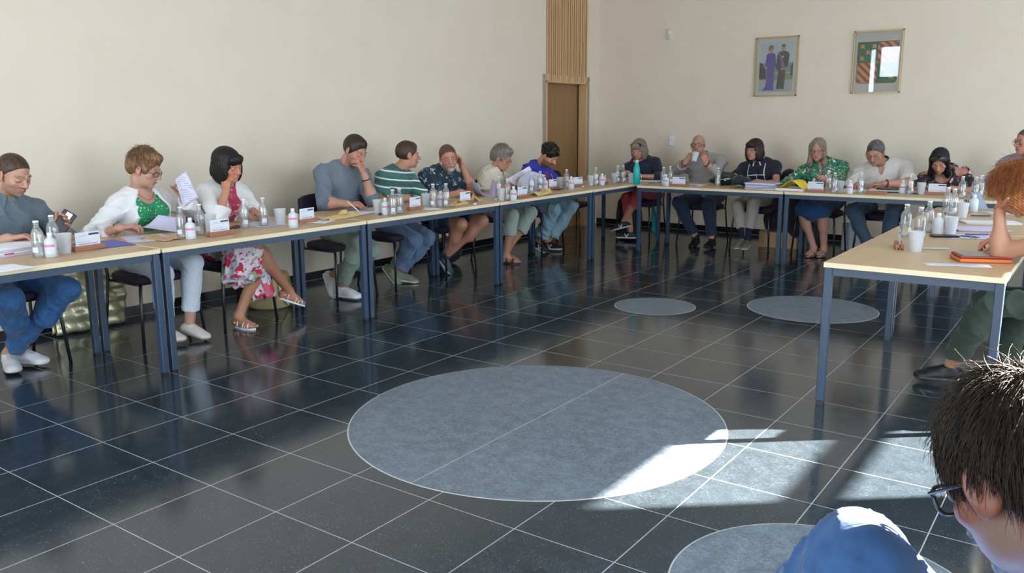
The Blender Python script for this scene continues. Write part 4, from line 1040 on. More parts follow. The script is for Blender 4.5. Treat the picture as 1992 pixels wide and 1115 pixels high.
P3 = person('woman with a black bob in a white jacket and floral skirt, chin on her fist', dict(
 pelvis=(-.46, 2.24, .56), neck=(-.38, 2.30, 1.01), yaw=2, head=(-.27, 2.25, 1.135), face=(10, -15, -8), skin='b47f66', hairc='120e0e', woman=True, sw=.165, seed=3.0, hres=.003, lips='a05048',
 aR=dict(e=(-.20, 2.09, .765), w=(-.225, 2.185, .955), hd=(-.12, .22, 1), hn=(-.5, .9, .1), curl=(1.1, 1.3, .7), thumb=(.5, .9, .8)), aL=dict(w=(-.24, 2.42, .80), hd=(.9, .0, -.25), curl=(.5, .3, .2)),
 lR=dict(k=(.02, 2.20, .60), a=(-.06, 2.55, .21), d=(.55, .75, -.38), up=(.15, .35, .9), bare=True), lL=dict(k=(-.02, 2.30, .50), a=(-.10, 2.13, .085), d=(.9, .1, 0), bare=True),
 tops=[('blouse', dict(mat=M['dress_top'], sleeve=0, hem=.03, neckline='v', vd=.10)), ('jacket', dict(mat=M['jacket'], t=.020, sleeve=1.45, neckline='open', gap=.058, hem=-.02, wr=.004, loose=.0, cuff=1.8, sleeveL=1.9))],
 pants=dict(mat=M['floral_pink'], name='skirt', len=.98, wide=.02, wr=.013, extra=[
   RC((-.10, 2.17, .58), (-.02, 2.09, .35), .10, .105, .04, cut=True), RC((-.12, 2.30, .52), (-.05, 2.31, .20), .07, .080, .04, cut=True), RC((-.04, 2.16, .56), (.03, 2.17, .36), .08, .085, .04, cut=True), RC((-.3, 2.24, .55), (-.05, 2.2, .54), .15, .12, .05)]),
 shoes=dict(mat=mat('white_sandal_leather', (.75, .75, .75, 1), .4)), hair=H_('bob', '0a0809', '1c1617', amp=.0025)))
P4 = person('man in a grey sweater and sage trousers writing, hand over his mouth', dict(
 pelvis=(-.47, 3.42, .57), neck=(-.38, 3.46, 1.09), yaw=-3, head=(-.27, 3.485, 1.20), face=(2, -28, 4), skin='b18472', hairc='2a1f1a', sw=.215, fat=.03, scale=1.06, seed=4.0, hs=1.05, hres=.0032,
 aR=dict(e=(-.30, 3.15, .80), w=(-.10, 3.22, .79), hd=(.7, .7, -.05), hn=(.2, .6, -.8), curl=(.6, .7, .4), thumb=(.3, .9, .4)), aL=dict(e=(-.16, 3.56, .785), w=(-.175, 3.49, 1.00), hd=(-.15, -.35, 1), hn=(-.75, -.25, .15), curl=(.55, .6, .5), thumb=(.7, .5, .3)),
 lR=dict(a=(-.24, 3.25, .10), d=(1, .12, 0), hint=(1, -.1, .7)), lL=dict(a=(-.40, 3.30, .17), d=(.75, -.3, -.75), up=(.7, .1, .7), hint=(1, .35, .6)),
 tops=[('sweater', dict(mat=M['grey_knit'], sleeve=1.30, hem=-.02, neckline='crew', loose=.010, wr=.006, cuff=1.2))],
 pants=dict(mat=M['sage'], len=1.90, wide=.008, wr=.005), shoes=dict(c='d4d8e0', sole='dde0e6', s=1.05), beard=(SK('5a453a'), .4, 'full'),
 hair=H_('short', '231a15', '3a2c24', t=.009, amp=.0010, fr=2.2)))
P5 = person('man in a green and white striped shirt turned away to his neighbour', dict(
 pelvis=(-.48, 4.08, .56), neck=(-.40, 4.13, 1.02), yaw=8, head=(-.33, 4.19, 1.14), face=(55, -6, 0), skin='b6866e', hairc='3c2c20', sw=.195, seed=5.0,
 aR=dict(w=(-.16, 3.98, .775), hd=(.6, .8, 0), curl=(.3, .4, .3)), aL=dict(w=(-.12, 4.20, .775), hd=(.5, -.8, 0), curl=(.35, .4, .3), hint=(-.2, .8, -.8)),
 lR=dict(a=(-.36, 3.98, .14), d=(.7, .1, -.7), up=(.7, .1, .7), hint=(1, -.1, .7)), lL=dict(a=(-.32, 4.03, .10), d=(1, .35, -.1), hint=(1, .3, .7)),
 tops=[('striped_shirt', dict(mat=M['stripes'], sleeve=.72, hem=-.02, neckline='crew', loose=.010, wr=.004, cuff=2.0))],
 pants=dict(mat=M['jeans_grey'], name='jeans', len=1.90, wide=.008, wr=.005), shoes=dict(c='767f6a', sole='c8c8be'), hair=H_('short', '32241a', '4c3a2c', t=.010, amp=.0010, fr=2.2)))
P6 = person('bearded man in a navy leaf print shirt and shorts, hand at his ear', dict(
 pelvis=(-.48, 4.72, .56), neck=(-.38, 4.76, .985), yaw=-12, head=(-.28, 4.69, 1.095), face=(-38, -12, -8), skin='b5806a', hairc='4a3024', sw=.205, fat=.03, seed=6.0, eyes='open', hs=1.04,
 aR=dict(w=(-.14, 4.70, .78), hd=(.45, .9, 0), curl=(.3, .4, .3), hint=(-.1, -.8, -.6)), aL=dict(e=(-.22, 4.98, .78), w=(-.27, 4.88, 1.01), hd=(-.1, -.35, 1), hn=(-.4, -.8, .1), curl=(.6, .7, .5), thumb=(.5, .6, .4)),
 lR=dict(k=(.0, 4.52, .50), a=(-.22, 4.55, .20), d=(.55, .3, -.8), up=(.75, .2, .6)), lL=dict(k=(-.0, 4.84, .50), a=(-.26, 4.60, .17), d=(.6, .1, -.75), up=(.75, .1, .6)),
 tops=[('leaf_print_shirt', dict(mat=M['palm'], sleeve=.70, hem=-.02, neckline='v', vd=.08, loose=.012, wr=.005, cuff=2.2))],
 pants=dict(mat=M['shorts'], name='shorts', len=.80, wide=.012), shoes=dict(c='1c2a40', sole='c8ccd2', high=.015, laces=False, s=1.04), beard=(SK('8a7a70'), .5, 'full'), beardmesh=dict(mat=hairmat('white_beard', 'b8b4b0', '8a8580'), s=1.0),
 hair=H_('buzz', '4a3025', '6b4a3a', amp=.0010, fr=2.2)))
P7 = person('grey-haired woman in a cream blouse and glasses holding up a letter', dict(
 pelvis=(-.48, 5.60, .56), neck=(-.41, 5.62, .94), yaw=2, head=(-.33, 5.61, 1.055), face=(14, -22, 0), skin='b8886f', hairc='77706a', woman=True, sw=.185, fat=.055, bust=1.25, seed=7.0, jowl=.006, armfat=1.15, hs=1.04,
 aR=dict(w=(-.20, 5.47, .79), hd=(.9, .4, .1), hn=(-.2, .4, -1), curl=(.5, .6, .4)), aL=dict(w=(-.17, 5.66, .80), hd=(.7, -.3, .4), hn=(-.2, -.6, -.6), curl=(.6, .7, .4), thumb=(.4, .9, .3)),
 lR=dict(k=(-.02, 5.37, .50), a=(-.13, 5.40, .085), d=(1, .2, 0), bare=True), lL=dict(k=(-.02, 5.70, .50), a=(-.22, 5.52, .09), d=(1, -.05, 0), bare=True),
 tops=[('blouse', dict(mat=M['cream'], sleeve=.75, hem=-.06, neckline='v', vd=.085, loose=.012, wr=.007, cuff=2.2))],
 pants=dict(mat=M['sage_light'], len=1.45, wide=.02), shoes=dict(mat=mat('dark_sandal_leather', (.03, .022, .025, 1), .5), straps='thick'), glasses=dict(mat=M['rim_metal'], rim=.0014),
 hair=H_('volume', '5a554f', '918a82', amp=.004)))
P8 = person('young man with curly black hair in a blue sweatshirt bending over his notes', dict(
 pelvis=(-.48, 6.30, .56), neck=(-.34, 6.33, .965), yaw=3, head=(-.19, 6.28, 1.06), face=(6, -34, 0), skin='b78468', hairc='0e0b0b', sw=.195, seed=8.0, nose=1.1,
 aR=dict(w=(-.13, 6.22, .785), hd=(.7, .5, .0), hn=(.2, .5, -.8), curl=(.6, .7, .4), thumb=(.3, .9, .4)), aL=dict(w=(-.10, 6.40, .785), hd=(.8, -.5, .1), hn=(0, -.4, -.9), curl=(.6, .7, .4), hint=(-.2, .9, -.6)),
 lR=dict(k=(.0, 6.12, .50), a=(-.28, 6.22, .12), d=(.8, .3, -.4), up=(.4, 0, .9)), lL=dict(k=(.0, 6.46, .50), a=(-.26, 6.36, .10), d=(1, .2, 0)),
 tops=[('sweatshirt', dict(mat=M['royal'], sleeve=1.5, hem=-.02, neckline='crew', loose=.012, wr=.007))],
 pants=dict(mat=M['jeans_light'], name='jeans', len=1.80, wide=.035, wr=.006), shoes=dict(c='15161c', sole='c8ccd0', stripe='c8ccd0'), beard=(SK('1a1310'), .6, 'full'), beardmesh=dict(mat=hairmat('black_beard', '120e0c', '241b17'), s=.75),
 hair=H_('curly', '0b090a', '1d1819', amp=.001)))
# ============ back row, facing the room (-y)
P9 = person('woman in a navy top with sunglasses on her hair and coral trousers', dict(
 pelvis=(.16, 8.02, .56), neck=(.07, 7.95, .975), yaw=-88, head=(.095, 7.86, 1.085), face=(-90, -18, 0), skin='b98a74', hairc='5f5048', woman=True, sw=.18, seed=9.0, hs=.98,
 aR=dict(w=(-.01, 7.62, .79), hd=(.8, -.2, .4), hn=(.3, .2, -.9), curl=(.6, .6, .4)), aL=dict(w=(.26, 7.66, .775), hd=(-.5, -.8, 0), curl=(.3, .3, .2), hint=(.9, 0, -.5)),
 lR=dict(k=(.12, 7.52, .52), a=(.17, 7.55, .115), d=(-.9, -.3, 0)), lL=dict(k=(.30, 7.50, .60), a=(.10, 7.50, .24), d=(-.85, -.3, -.25), up=(-.2, 0, 1)),
 tops=[('navy_top', dict(mat=M['navy'], sleeve=1.5, hem=-.02, neckline='boat', loose=.008, wr=.004))],
 pants=dict(mat=M['coral'], len=1.42, wide=.006), shoes=dict(c='12141c', sole='c4c6ca', stripe='d0d2d6', s=.98), sunglasses=True,
 hair=H_('bob', '5d5047', '9a8b7e', amp=.003)))
P10 = person('bald man in a grey striped shirt with black glasses drinking from a glass', dict(
 pelvis=(.93, 8.04, .56), neck=(.88, 7.98, 1.02), yaw=-80, head=(.845, 7.90, 1.145), face=(-80, 2, 0), skin='b18472', hairc='5a4a40', sw=.205, fat=.045, seed=10.0, eyes='open', jowl=.005,
 aR=dict(e=(.64, 7.80, .86), w=(.80, 7.66, .955), hd=(.55, .15, .75), hn=(.3, .7, .1), curl=(.7, .7, .5)), aL=dict(e=(1.14, 7.74, .86), w=(1.05, 7.66, .95), hd=(-.35, .1, .85), hn=(-.4, .5, .1), curl=(.7, .7, .5)),
 lR=dict(k=(.80, 7.50, .50), a=(.98, 7.62, .10), d=(.1, -1, -.15)), lL=dict(k=(1.17, 7.50, .50), a=(1.20, 7.56, .10), d=(.05, -1, 0)),
 tops=[('shirt', dict(mat=M['linen'], sleeve=1.55, hem=-.02, neckline='v', vd=.09, loose=.010, wr=.006))], collar=dict(mat=M['linen'], open=.45),
 pants=dict(mat=M['dark_jeans'], name='jeans', len=1.88, wide=.012), shoes=dict(c='0c0c10', sole='0e0e12', high=.04, laces=False), beardmesh=dict(mat=hairmat('grey_goatee', '8a8078', '6a6058'), s=.85), glasses=dict(mat=M['rim_black'], rim=.0026, w=.026, h=.016), hair=None))
P11 = person('woman with dark bobbed hair in a navy top with white piping', dict(
 pelvis=(1.58, 8.04, .56), neck=(1.55, 7.98, .99), yaw=-88, head=(1.525, 7.88, 1.10), face=(-104, -4, 0), skin='b68672', hairc='2a1c18', woman=True, sw=.185, fat=.01, seed=11.0, eyes='open', hs=.98,
 aR=dict(w=(1.50, 7.64, .79), hd=(.7, -.6, .1), hn=(.2, -.2, -1), curl=(.5, .6, .4), hint=(-.9, 0, -.5)), aL=dict(w=(1.66, 7.62, .77), hd=(-.6, -.8, 0), curl=(.4, .4, .3), hint=(.8, .1, -.7)),
 lR=dict(k=(1.49, 7.52, .50), a=(1.62, 7.42, .17), d=(-.3, -.9, -.25), up=(0, -.2, 1)), lL=dict(k=(1.68, 7.52, .56), a=(1.66, 7.42, .15), d=(.1, -.95, -.1)),
 tops=[('navy_top', dict(mat=M['navy_lines'], sleeve=.55, hem=-.02, neckline='crew', loose=.006, wr=.003))], collar=dict(mat=mat('white_collar', (.6, .6, .62, 1), .8)),
 pants=dict(mat=M['beige'], len=1.72, wide=.008), sock='101830', shoes=dict(c='6e665c', sole='d0d2ce', s=.95), glasses=dict(mat=M['rim_metal'], rim=.0014),
 hair=H_('bob', '1c1311', '3a2823', amp=.003)))
P12 = person('woman with long ash blonde hair and glasses in a green floral blouse', dict(
 pelvis=(2.30, 8.04, .56), neck=(2.25, 7.98, .985), yaw=-88, head=(2.225, 7.88, 1.115), face=(-84, -14, 0), skin='b98c7c', hairc='7d6c5c', woman=True, sw=.20, fat=.035, seed=12.0, bust=1.15,
 aR=dict(w=(2.14, 7.62, .785), hd=(.3, -.9, .1), curl=(.5, .6, .4), hint=(-1, .1, -.4)), aL=dict(w=(2.40, 7.62, .80), hd=(.0, -.8, .4), hn=(-.6, 0, -.6), curl=(.5, .6, .4), hint=(.5, .2, -.9)),
 lR=dict(k=(2.20, 7.50, .51), a=(2.33, 7.58, .095), d=(-.15, -1, 0), bare=True), lL=dict(k=(2.42, 7.50, .50), a=(2.42, 7.64, .095), d=(-.1, -1, 0), bare=True),
 tops=[('blouse', dict(mat=M['floral_green'], sleeve=1.45, hem=-.06, neckline='v', vd=.14, loose=.012, wr=.006))],
 pants=dict(mat=M['blue_skirt'], name='skirt', len=1.12, wide=.02, extra=[RC((2.25, 7.8, .55), (2.30, 7.52, .48), .13, .10, .06)]), shoes=dict(mat=mat('bronze_sandal_leather', (.32, .24, .20, 1), .35, .4), straps='thick'), glasses=dict(mat=M['rim_metal'], rim=.0014),
 hair=H_('long', '63564a', 'a08e7a', amp=.0025)))
P13 = person('grey-haired man with moustache in an off-white polo with navy collar', dict(
 pelvis=(2.92, 8.04, .57), neck=(2.87, 7.92, .995), yaw=-88, head=(2.84, 7.74, 1.095), face=(-94, -24, 0), skin='b58672', hairc='4c4846', sw=.22, fat=.075, scale=1.05, seed=13.0, jowl=.008, hs=1.06,
 aR=dict(w=(2.72, 7.58, .775), hd=(.2, -.95, 0), curl=(.3, .4, .3), hint=(-.6, .2, -.8)), aL=dict(w=(2.98, 7.54, .80), hd=(-.95, -.1, -.1), hn=(0, .2, -1), curl=(.4, .4, .3), hint=(.9, -.1, -.4)),
 lR=dict(k=(2.72, 7.48, .52), a=(2.92, 7.52, .12), d=(-.1, -1, 0)), lL=dict(k=(3.10, 7.50, .52), a=(3.02, 7.62, .12), d=(.1, -1, 0)),
 tops=[('polo_shirt', dict(mat=M['offwhite_polo'], sleeve=.80, hem=-.05, neckline='v', vd=.11, loose=.012, wr=.005, cuff=2.2))], collar=dict(mat=M['navy_collar'], open=.5, lapel=.05, label='navy collar'),
 pants=dict(mat=M['denim_dark2'], name='jeans', len=1.88, wide=.012), shoes=dict(c='2a241e', sole='18140f'), glasses=dict(mat=M['rim_metal'], rim=.0014), mustache=hairmat('grey_moustache', '8c8884', '6c6864'),
 hair=H_('short', '3a3735', '6a6866', t=.006, amp=.0010, fr=2.2)))
P14 = person('woman with long black hair and sunglasses on top in an off-shoulder floral blouse', dict(
 pelvis=(3.50, 8.03, .56), neck=(3.46, 7.86, .955), yaw=-88, head=(3.445, 7.70, 1.03), face=(-88, -38, 0), skin='b07f68', hairc='0c0b10', woman=True, sw=.175, seed=14.0,
 aR=dict(w=(3.36, 7.60, .775), hd=(.6, -.7, 0), curl=(.4, .4, .3), hint=(-1, 0, -.5)), aL=dict(w=(3.58, 7.60, .775), hd=(-.4, -.9, 0), curl=(.4, .4, .3), hint=(1, 0, -.5)),
 lR=dict(k=(3.40, 7.50, .50), a=(3.42, 7.62, .10), d=(0, -1, 0)), lL=dict(k=(3.60, 7.50, .50), a=(3.62, 7.62, .10), d=(0, -1, 0)),
 tops=[('blouse', dict(mat=M['floral_dark'], sleeve=1.3, hem=-.04, neckline='scoop', vd=.03, loose=.008, wr=.006, extra=[EL((3.62, 7.86, .93), (.062, .065, .055), None, .01, sub=True), EL((3.29, 7.86, .93), (.062, .065, .055), None, .01, sub=True)]))],
 pants=dict(mat=M['dark_jeans'], len=1.88), shoes=dict(c='15151a', sole='15151a'), sunglasses=True, hair=H_('long', '07070b', '17171f', amp=.003)))
P15 = person('man in a dusty blue shirt and glasses at the far right edge', dict(
 pelvis=(4.20, 8.05, .58), neck=(4.17, 8.0, 1.09), yaw=-95, head=(4.135, 7.90, 1.215), face=(-136, -4, 0), skin='bb8470', hairc='4a423e', sw=.20, fat=.02, seed=15.0, eyes='open', hs=1.03,
 aR=dict(w=(4.05, 7.64, .79), hd=(.5, -.8, 0), hint=(-1, .1, -.5)), aL=dict(w=(4.35, 7.64, .79), hd=(-.5, -.8, 0), hint=(1, .1, -.5)),
 lR=dict(k=(4.08, 7.50, .50), a=(4.10, 7.62, .10), d=(0, -1, 0)), lL=dict(k=(4.30, 7.50, .50), a=(4.32, 7.62, .10), d=(0, -1, 0)),
 tops=[('shirt', dict(mat=M['dusty_blue'], sleeve=1.5, hem=-.02, neckline='crew', loose=.012, wr=.006))], pants=dict(mat=M['dark_jeans'], len=1.88), shoes=dict(c='15151a', sole='15151a'),
 glasses=dict(mat=M['rim_metal'], rim=.0016), hair=H_('buzz', '3c3532', '6a6260', amp=.0010, fr=2.2)))
# ============ right row, facing -x
P16 = person('red-haired woman leaning her forehead on her hand over the right table', dict(
 pelvis=(4.88, 3.42, .56), neck=(4.63, 3.36, .985), yaw=178, head=(4.475, 3.33, 1.085), face=(176, -44, 0), skin='bb8a72', hairc='8a4a26', woman=True, sw=.18, seed=16.0, hres=.003, armfat=1.05,
 aL=dict(e=(4.43, 3.30, .775), w=(4.405, 3.33, .99), hd=(.0, -.02, 1), hn=(1, .1, .1), curl=(.35, .4, .3), spread=.10, thumb=(.9, .4, .1)), aR=dict(w=(4.42, 3.62, .785), hd=(-.9, -.25, .15), hn=(0, 0, -1), perf=[(.8, .3, .1), (.6, .9, .5), (.7, .9, .5), (.7, .9, .5)], thumb=(.5, .7, .3), hint=(.3, .8, -.6)),
 lL=dict(k=(4.40, 3.30, .52), a=(4.235, 3.52, .11), d=(-1, -.12, -.05), bare=False), lR=dict(k=(4.45, 3.58, .50), a=(4.52, 3.62, .10), d=(-1, .1, 0)),
 tops=[('vest_top', dict(mat=M['peach'], sleeve=.10, hem=.0, neckline='scoop', vd=.03, wr=.005))],
 pants=dict(mat=M['olive'], len=1.80, wide=.022, wr=.006), shoes=dict(c='15161c', sole='4a4a4c', laces=False, s=.98, band=.016),
 hair=H_('bob', '7a4024', 'b87644', amp=.005, t=.02)))
# chairs under the sitters
CH = [(-.42, .76, 0, 'the man with the black phone'), (-.32, 1.63, 0, 'the woman in white trousers'), (-.32, 2.24, 0, 'the woman in the floral skirt'), (-.33, 3.30, 0, 'the man in the grey sweater'),
 (-.33, 3.98, 0, 'the man in the striped shirt'), (-.33, 4.66, 0, 'the man in shorts'), (-.33, 5.62, 0, 'the woman in the cream blouse'), (-.33, 6.27, 0, 'the young man in the blue sweatshirt'),
 (.15, 7.86, -90, 'the woman in coral trousers'), (.95, 7.86, -90, 'the bald man'), (1.60, 7.86, -90, 'the woman in beige trousers'), (2.30, 7.86, -90, 'the woman in the blue skirt'), (2.93, 7.86, -90, 'the man in the off-white polo'),
 (3.51, 7.86, -90, 'the woman with the long black hair'), (4.22, 7.86, -90, 'the man at the far right edge'), (4.78, 3.44, 180, 'the red-haired woman')]
for x, y, a, s in CH: chair(x, y, a, 'black framed chair under ' + s)
chair(-.45, 7.15, 12, 'empty black framed chair in the corner beside the black backpack')

# ------------------------------------------------------------------ the listener in the foreground
hm17 = hairmat('hair_brown_grey', '150f0b', '33291f')
A17 = tuple(V((4.758, -0.362, 1.001)) + V(.046, .066, .0))
_R17 = headframe(146, -36, 0); _n17 = V(A17) - _R17[1] * .072 - _R17[2] * .055
P17 = person('man close to the camera seen from behind, bent forward in glasses and blue jeans', dict(
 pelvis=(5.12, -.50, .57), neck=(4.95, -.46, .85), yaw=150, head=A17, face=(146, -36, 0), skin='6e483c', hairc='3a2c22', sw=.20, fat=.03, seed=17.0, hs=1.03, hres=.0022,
 aR=dict(w=(4.80, -.16, .62), hd=(-.9, -.3, 0), hint=(.2, .6, -.8)), legfat=1.05, aL=dict(w=(4.85, -.62, .58), hd=(-.8, .5, 0), hint=(.3, -.5, -.8)),
 lR=dict(k=(4.62, -.02, .60), a=(4.60, .0, .14), d=(-1, .1, 0)), lL=dict(k=(4.622, -0.301, 0.827), a=(4.40, -.12, .42), d=(-.6, .7, -.3)),
 tops=[('plaid_shirt', dict(mat=patmat('red_check_shirt', '2a1a24', f_floral(['b02838', '20243a', 'd8d0d0', '7a2030'], 60, .0, .6)), sleeve=1.6, hem=-.05, neckline='none', t=.024, loose=.008, wr=.005))],
 pants=dict(mat=C('denim_near', '153a68', '245488', .3, scale=30), name='jeans', len=1.92, wide=.01, wr=.007), shoes=dict(c='2a2420', sole='16120f'), beard=(SK('6e6058'), .6, 'full'), glasses=dict(mat=M['rim_black'], rim=.0028, w=.025, h=.018),
 beardmesh=dict(mat=hairmat('grey_beard_near', '3a3430', '6a625c'), s=.9), hair=dict(style='short', mat=hm17, extra=[EL(_n17, (.072, .052, .070), _R17, .03)], t=.006, amp=.003, res=.003)))
def strands(name, H, HR, hs, n, par, org, mt, seed, ln=(.035, .07), r=.0009, zmin=.0, wild=.35, rad=(.084, .103, .104), cy=-.012, cz=.030, face_cut=.60, crown=(0, -.5, .86), lift=.25, plane=None, zback=9):
    rnd = np.random.RandomState(seed); vs = []; fs = []; k = 6
    cnt = 0; rad = np.array(rad)
    while cnt < n:
        d = rnd.normal(size=3); d /= np.linalg.norm(d)
        if (d[2] < zmin and not (d[1] < -.25 and d[2] > zback)) or (d[1] > face_cut and d[2] < .45): continue
        p = np.array([0, cy, cz]) + d * rad * rnd.uniform(.97, 1.0)
        nn = d / rad; nn /= np.linalg.norm(nn)
        fl = d - np.array(crown) / np.linalg.norm(crown) * .75 + np.array([0, .15, -.1])      # combed away from the crown
        fl = fl - nn * (fl @ nn) + rnd.normal(size=3) * wild * .6; fl /= np.linalg.norm(fl)
        L = rnd.uniform(*ln) / k; pts = [p]; v = fl * .8 + nn * (lift + wild * rnd.uniform(0, .8)); v /= np.linalg.norm(v); cur = rnd.normal(size=3) * wild
        for i in range(k - 1):
            p = p + v * L; pts.append(p); v = v + cur * .35 - nn * .16 + np.array([0, 0, -.05]); v /= np.linalg.norm(v)
        P = np.array(pts); t = np.gradient(P, axis=0); a = np.cross(t, nn + 1e-3); a /= np.linalg.norm(a, axis=1)[:, None]; b = np.cross(t, a); b /= np.linalg.norm(b, axis=1)[:, None]
        rr = r * np.linspace(1, .25, k)[:, None]; o = len(vs) * 1
        ring3 = np.stack([P + a * rr, P - a * rr * .5 + b * rr * .87, P - a * rr * .5 - b * rr * .87], 1).reshape(-1, 3)
        vs.append(ring3); base = cnt * k * 3
        for i in range(k - 1):
            for j in range(3): fs.append((base + i * 3 + j, base + i * 3 + (j + 1) % 3, base + (i + 1) * 3 + (j + 1) % 3, base + (i + 1) * 3 + j))
        cnt += 1
    Vt = np.concatenate(vs) * hs; Vt = H[None, :] + Vt @ HR
    return mesh_obj(name, Vt, np.array(fs), mt, par, org)
def hmat(p): return next(c for c in p['root'].children if c.name.startswith('hair')).data.materials[0]
strands('hair_strands', P17['H'], P17['HR'], 1.0, 9000, P17['root'], P17['org'], hm17, 3, (.04, .085), .0007, -.12, .14, lift=.05, zback=-.85)
strands('hair_strands', P17['H'], P17['HR'], 1.0, 500, P17['root'], P17['org'], hm17, 4, (.03, .06), .0007, .45, .4, lift=.2)
strands('hair_strands', P16['H'], P16['HR'], 1.0, 4500, P16['root'], P16['org'], hmat(P16), 5, (.05, .10), .0010, -.85, .30, (.094, .112, .104), -.02, .034, .5)
for Pn, mt_, n_, l_ in ((P2, hmat(P2), 1200, (.02, .045)), (P7, hmat(P7), 900, (.02, .04)), (P8, hmat(P8), 700, (.012, .03))):
    strands('hair_strands', Pn['H'], Pn['HR'], 1.0, n_, Pn['root'], Pn['org'], mt_, 9, l_, .0011, .15, .35, (.088, .106, .112), -.02, .038, .55)
chair(5.06, -.46, 152, 'black framed chair under the man bent forward near the camera')

def wrist_band(P_, s_, f, name, mt, r=.034, th=.005):
    E, W, a = P_['AR'][s_]; ring(name, W + (E - W) * f, W - E, r, th, mt, P_['root'], P_['org'])
M['bracelet'] = mat('black_bracelet', (.012, .012, .014, 1), .5); M['gold_band'] = mat('gold_band', (.6, .4, .12, 1), .3, .9)
wrist_band(P4, -1, .16, 'bracelet', M['bracelet']); wrist_band(P10, 1, .12, 'bracelet', M['bracelet']); wrist_band(P10, -1, .12, 'wristwatch', M['bracelet'], .035, .007); wrist_band(P13, -1, .12, 'wristwatch', mat('brown_watch_strap', (.14, .05, .03, 1), .5), .036, .008); wrist_band(P2, 1, .10, 'bracelet', M['gold_band'], .029, .003)
def necklace(P_, mt):
    Nb, fw, up, rt = P_['Nb'], P_['fw'], P_['up'], P_['rt']
    MB().tube([Vector(Nb - up * (.0 + .06 * math.sin(PI * i / 16) ** 2) + rt * .075 * math.cos(PI * i / 16) + fw * (.02 + .072 * math.sin(PI * i / 16)) - P_['org']) for i in range(17)], .0022, mt, 6).build('necklace', mt, P_['root'])
necklace(P2, M['gold_band'])
# ------------------------------------------------------------------ things on the tables
Z0 = TH
def glass_mat(name, tint=(1, 1, 1, 1), op=.10, rough=.02, milk=0.0):
    m = D.materials.new(name); m.use_nodes = True; t = m.node_tree; t.nodes.clear()
    o = t.nodes.new('ShaderNodeOutputMaterial'); tr = t.nodes.new('ShaderNodeBsdfTransparent'); g = t.nodes.new('ShaderNodeBsdfGlossy'); fr = t.nodes.new('ShaderNodeLayerWeight'); fr.inputs[0].default_value = .35
    tr.inputs[0].default_value = tint; g.inputs['Roughness'].default_value = rough; mx = t.nodes.new('ShaderNodeMixShader')
    mr = t.nodes.new('ShaderNodeMath'); mr.operation = 'MULTIPLY_ADD'; mr.inputs[1].default_value = .65; mr.inputs[2].default_value = op; mr.use_clamp = True
    t.links.new(fr.outputs['Fresnel'], mr.inputs[0]); t.links.new(mr.outputs[0], mx.inputs[0]); t.links.new(tr.outputs[0], mx.inputs[1]); t.links.new(g.outputs[0], mx.inputs[2]); df = t.nodes.new('ShaderNodeBsdfDiffuse'); df.inputs[0].default_value = (.8, .84, .86, 1); m2 = t.nodes.new('ShaderNodeMixShader'); m2.inputs[0].default_value = milk; t.links.new(mx.outputs[0], m2.inputs[1]); t.links.new(df.outputs[0], m2.inputs[2]); t.links.new(m2.outputs[0], o.inputs[0]); return m
M['glass'] = glass_mat('clear_glass', (.97, .985, .98, 1), .07, milk=.12); M['water'] = glass_mat('water', (.97, .98, .975, 1), .03, milk=.06)
M['frost'] = mat('frosted_plastic', (.72, .76, .80, 1), .5); _b = nodes(M['frost'])[1]; _b.inputs['Transmission Weight'].default_value = .0; _b.inputs['Alpha'].default_value = .62
M['milky'] = mat('milky_plastic', (.66, .70, .76, 1), .45); nodes(M['milky'])[1].inputs['Alpha'].default_value = .85
M['label_w'] = mat('white_label', (.62, .66, .72, 1), .6); M['label_p'] = mat('pink_label', (.62, .22, .34, 1), .6)
M['cap_w'] = mat('white_cap', (.78, .80, .82, 1), .4); M['walnut'] = noisy('nameplate_wood', (.30, .125, .07, 1), (.38, .17, .10, 1), 20, .5, 0, (1, 1, 6))
M['card'] = mat('white_card', (.72, .76, .86, 1), .7); M['bar'] = mat('navy_print', (.045, .075, .15, 1), .6); M['logo'] = mat('pale_logo_print', (.42, .46, .58, 1), .6)
M['manila'] = noisy('manila_envelope', (.62, .42, .17, 1), (.70, .50, .23, 1), 30, .7, .2); M['kraft'] = noisy('kraft_paper', (.42, .27, .14, 1), (.48, .32, .18, 1), 30, .7, .2)
def make_bottle():
    e = empty('water_bottle')
    pr = [(0, .002), (.026, .0), (.0305, .004), (.031, .02), (.031, .118), (.0285, .134), (.021, .150), (.0145, .160), (.0125, .172), (.0135, .174), (.0135, .180), (.0125, .182), (.0125, .188)]
    MB().lathe(pr, None, 20).build('glass_body', M['glass'], e)
    MB().lathe([(0, .006), (.0275, .006), (.0285, .02), (.0285, .075), (0, .075)], None, 18).build('water', M['water'], e)
    MB().lathe([(0, .196), (.013, .196), (.0145, .193), (.0145, .186), (.0, .186)][::-1], None, 14).build('cap', M['cap_w'], e)
    lb = MB(); lb.add([(.0316 * math.cos(a), .0316 * math.sin(a), z) for z in (.030, .058) for a in [i * .16 - .48 for i in range(7)]], [(i, i + 1, i + 8, i + 7) for i in range(6)], None, True); lb.build('label', M['label_w'], e)
    return e
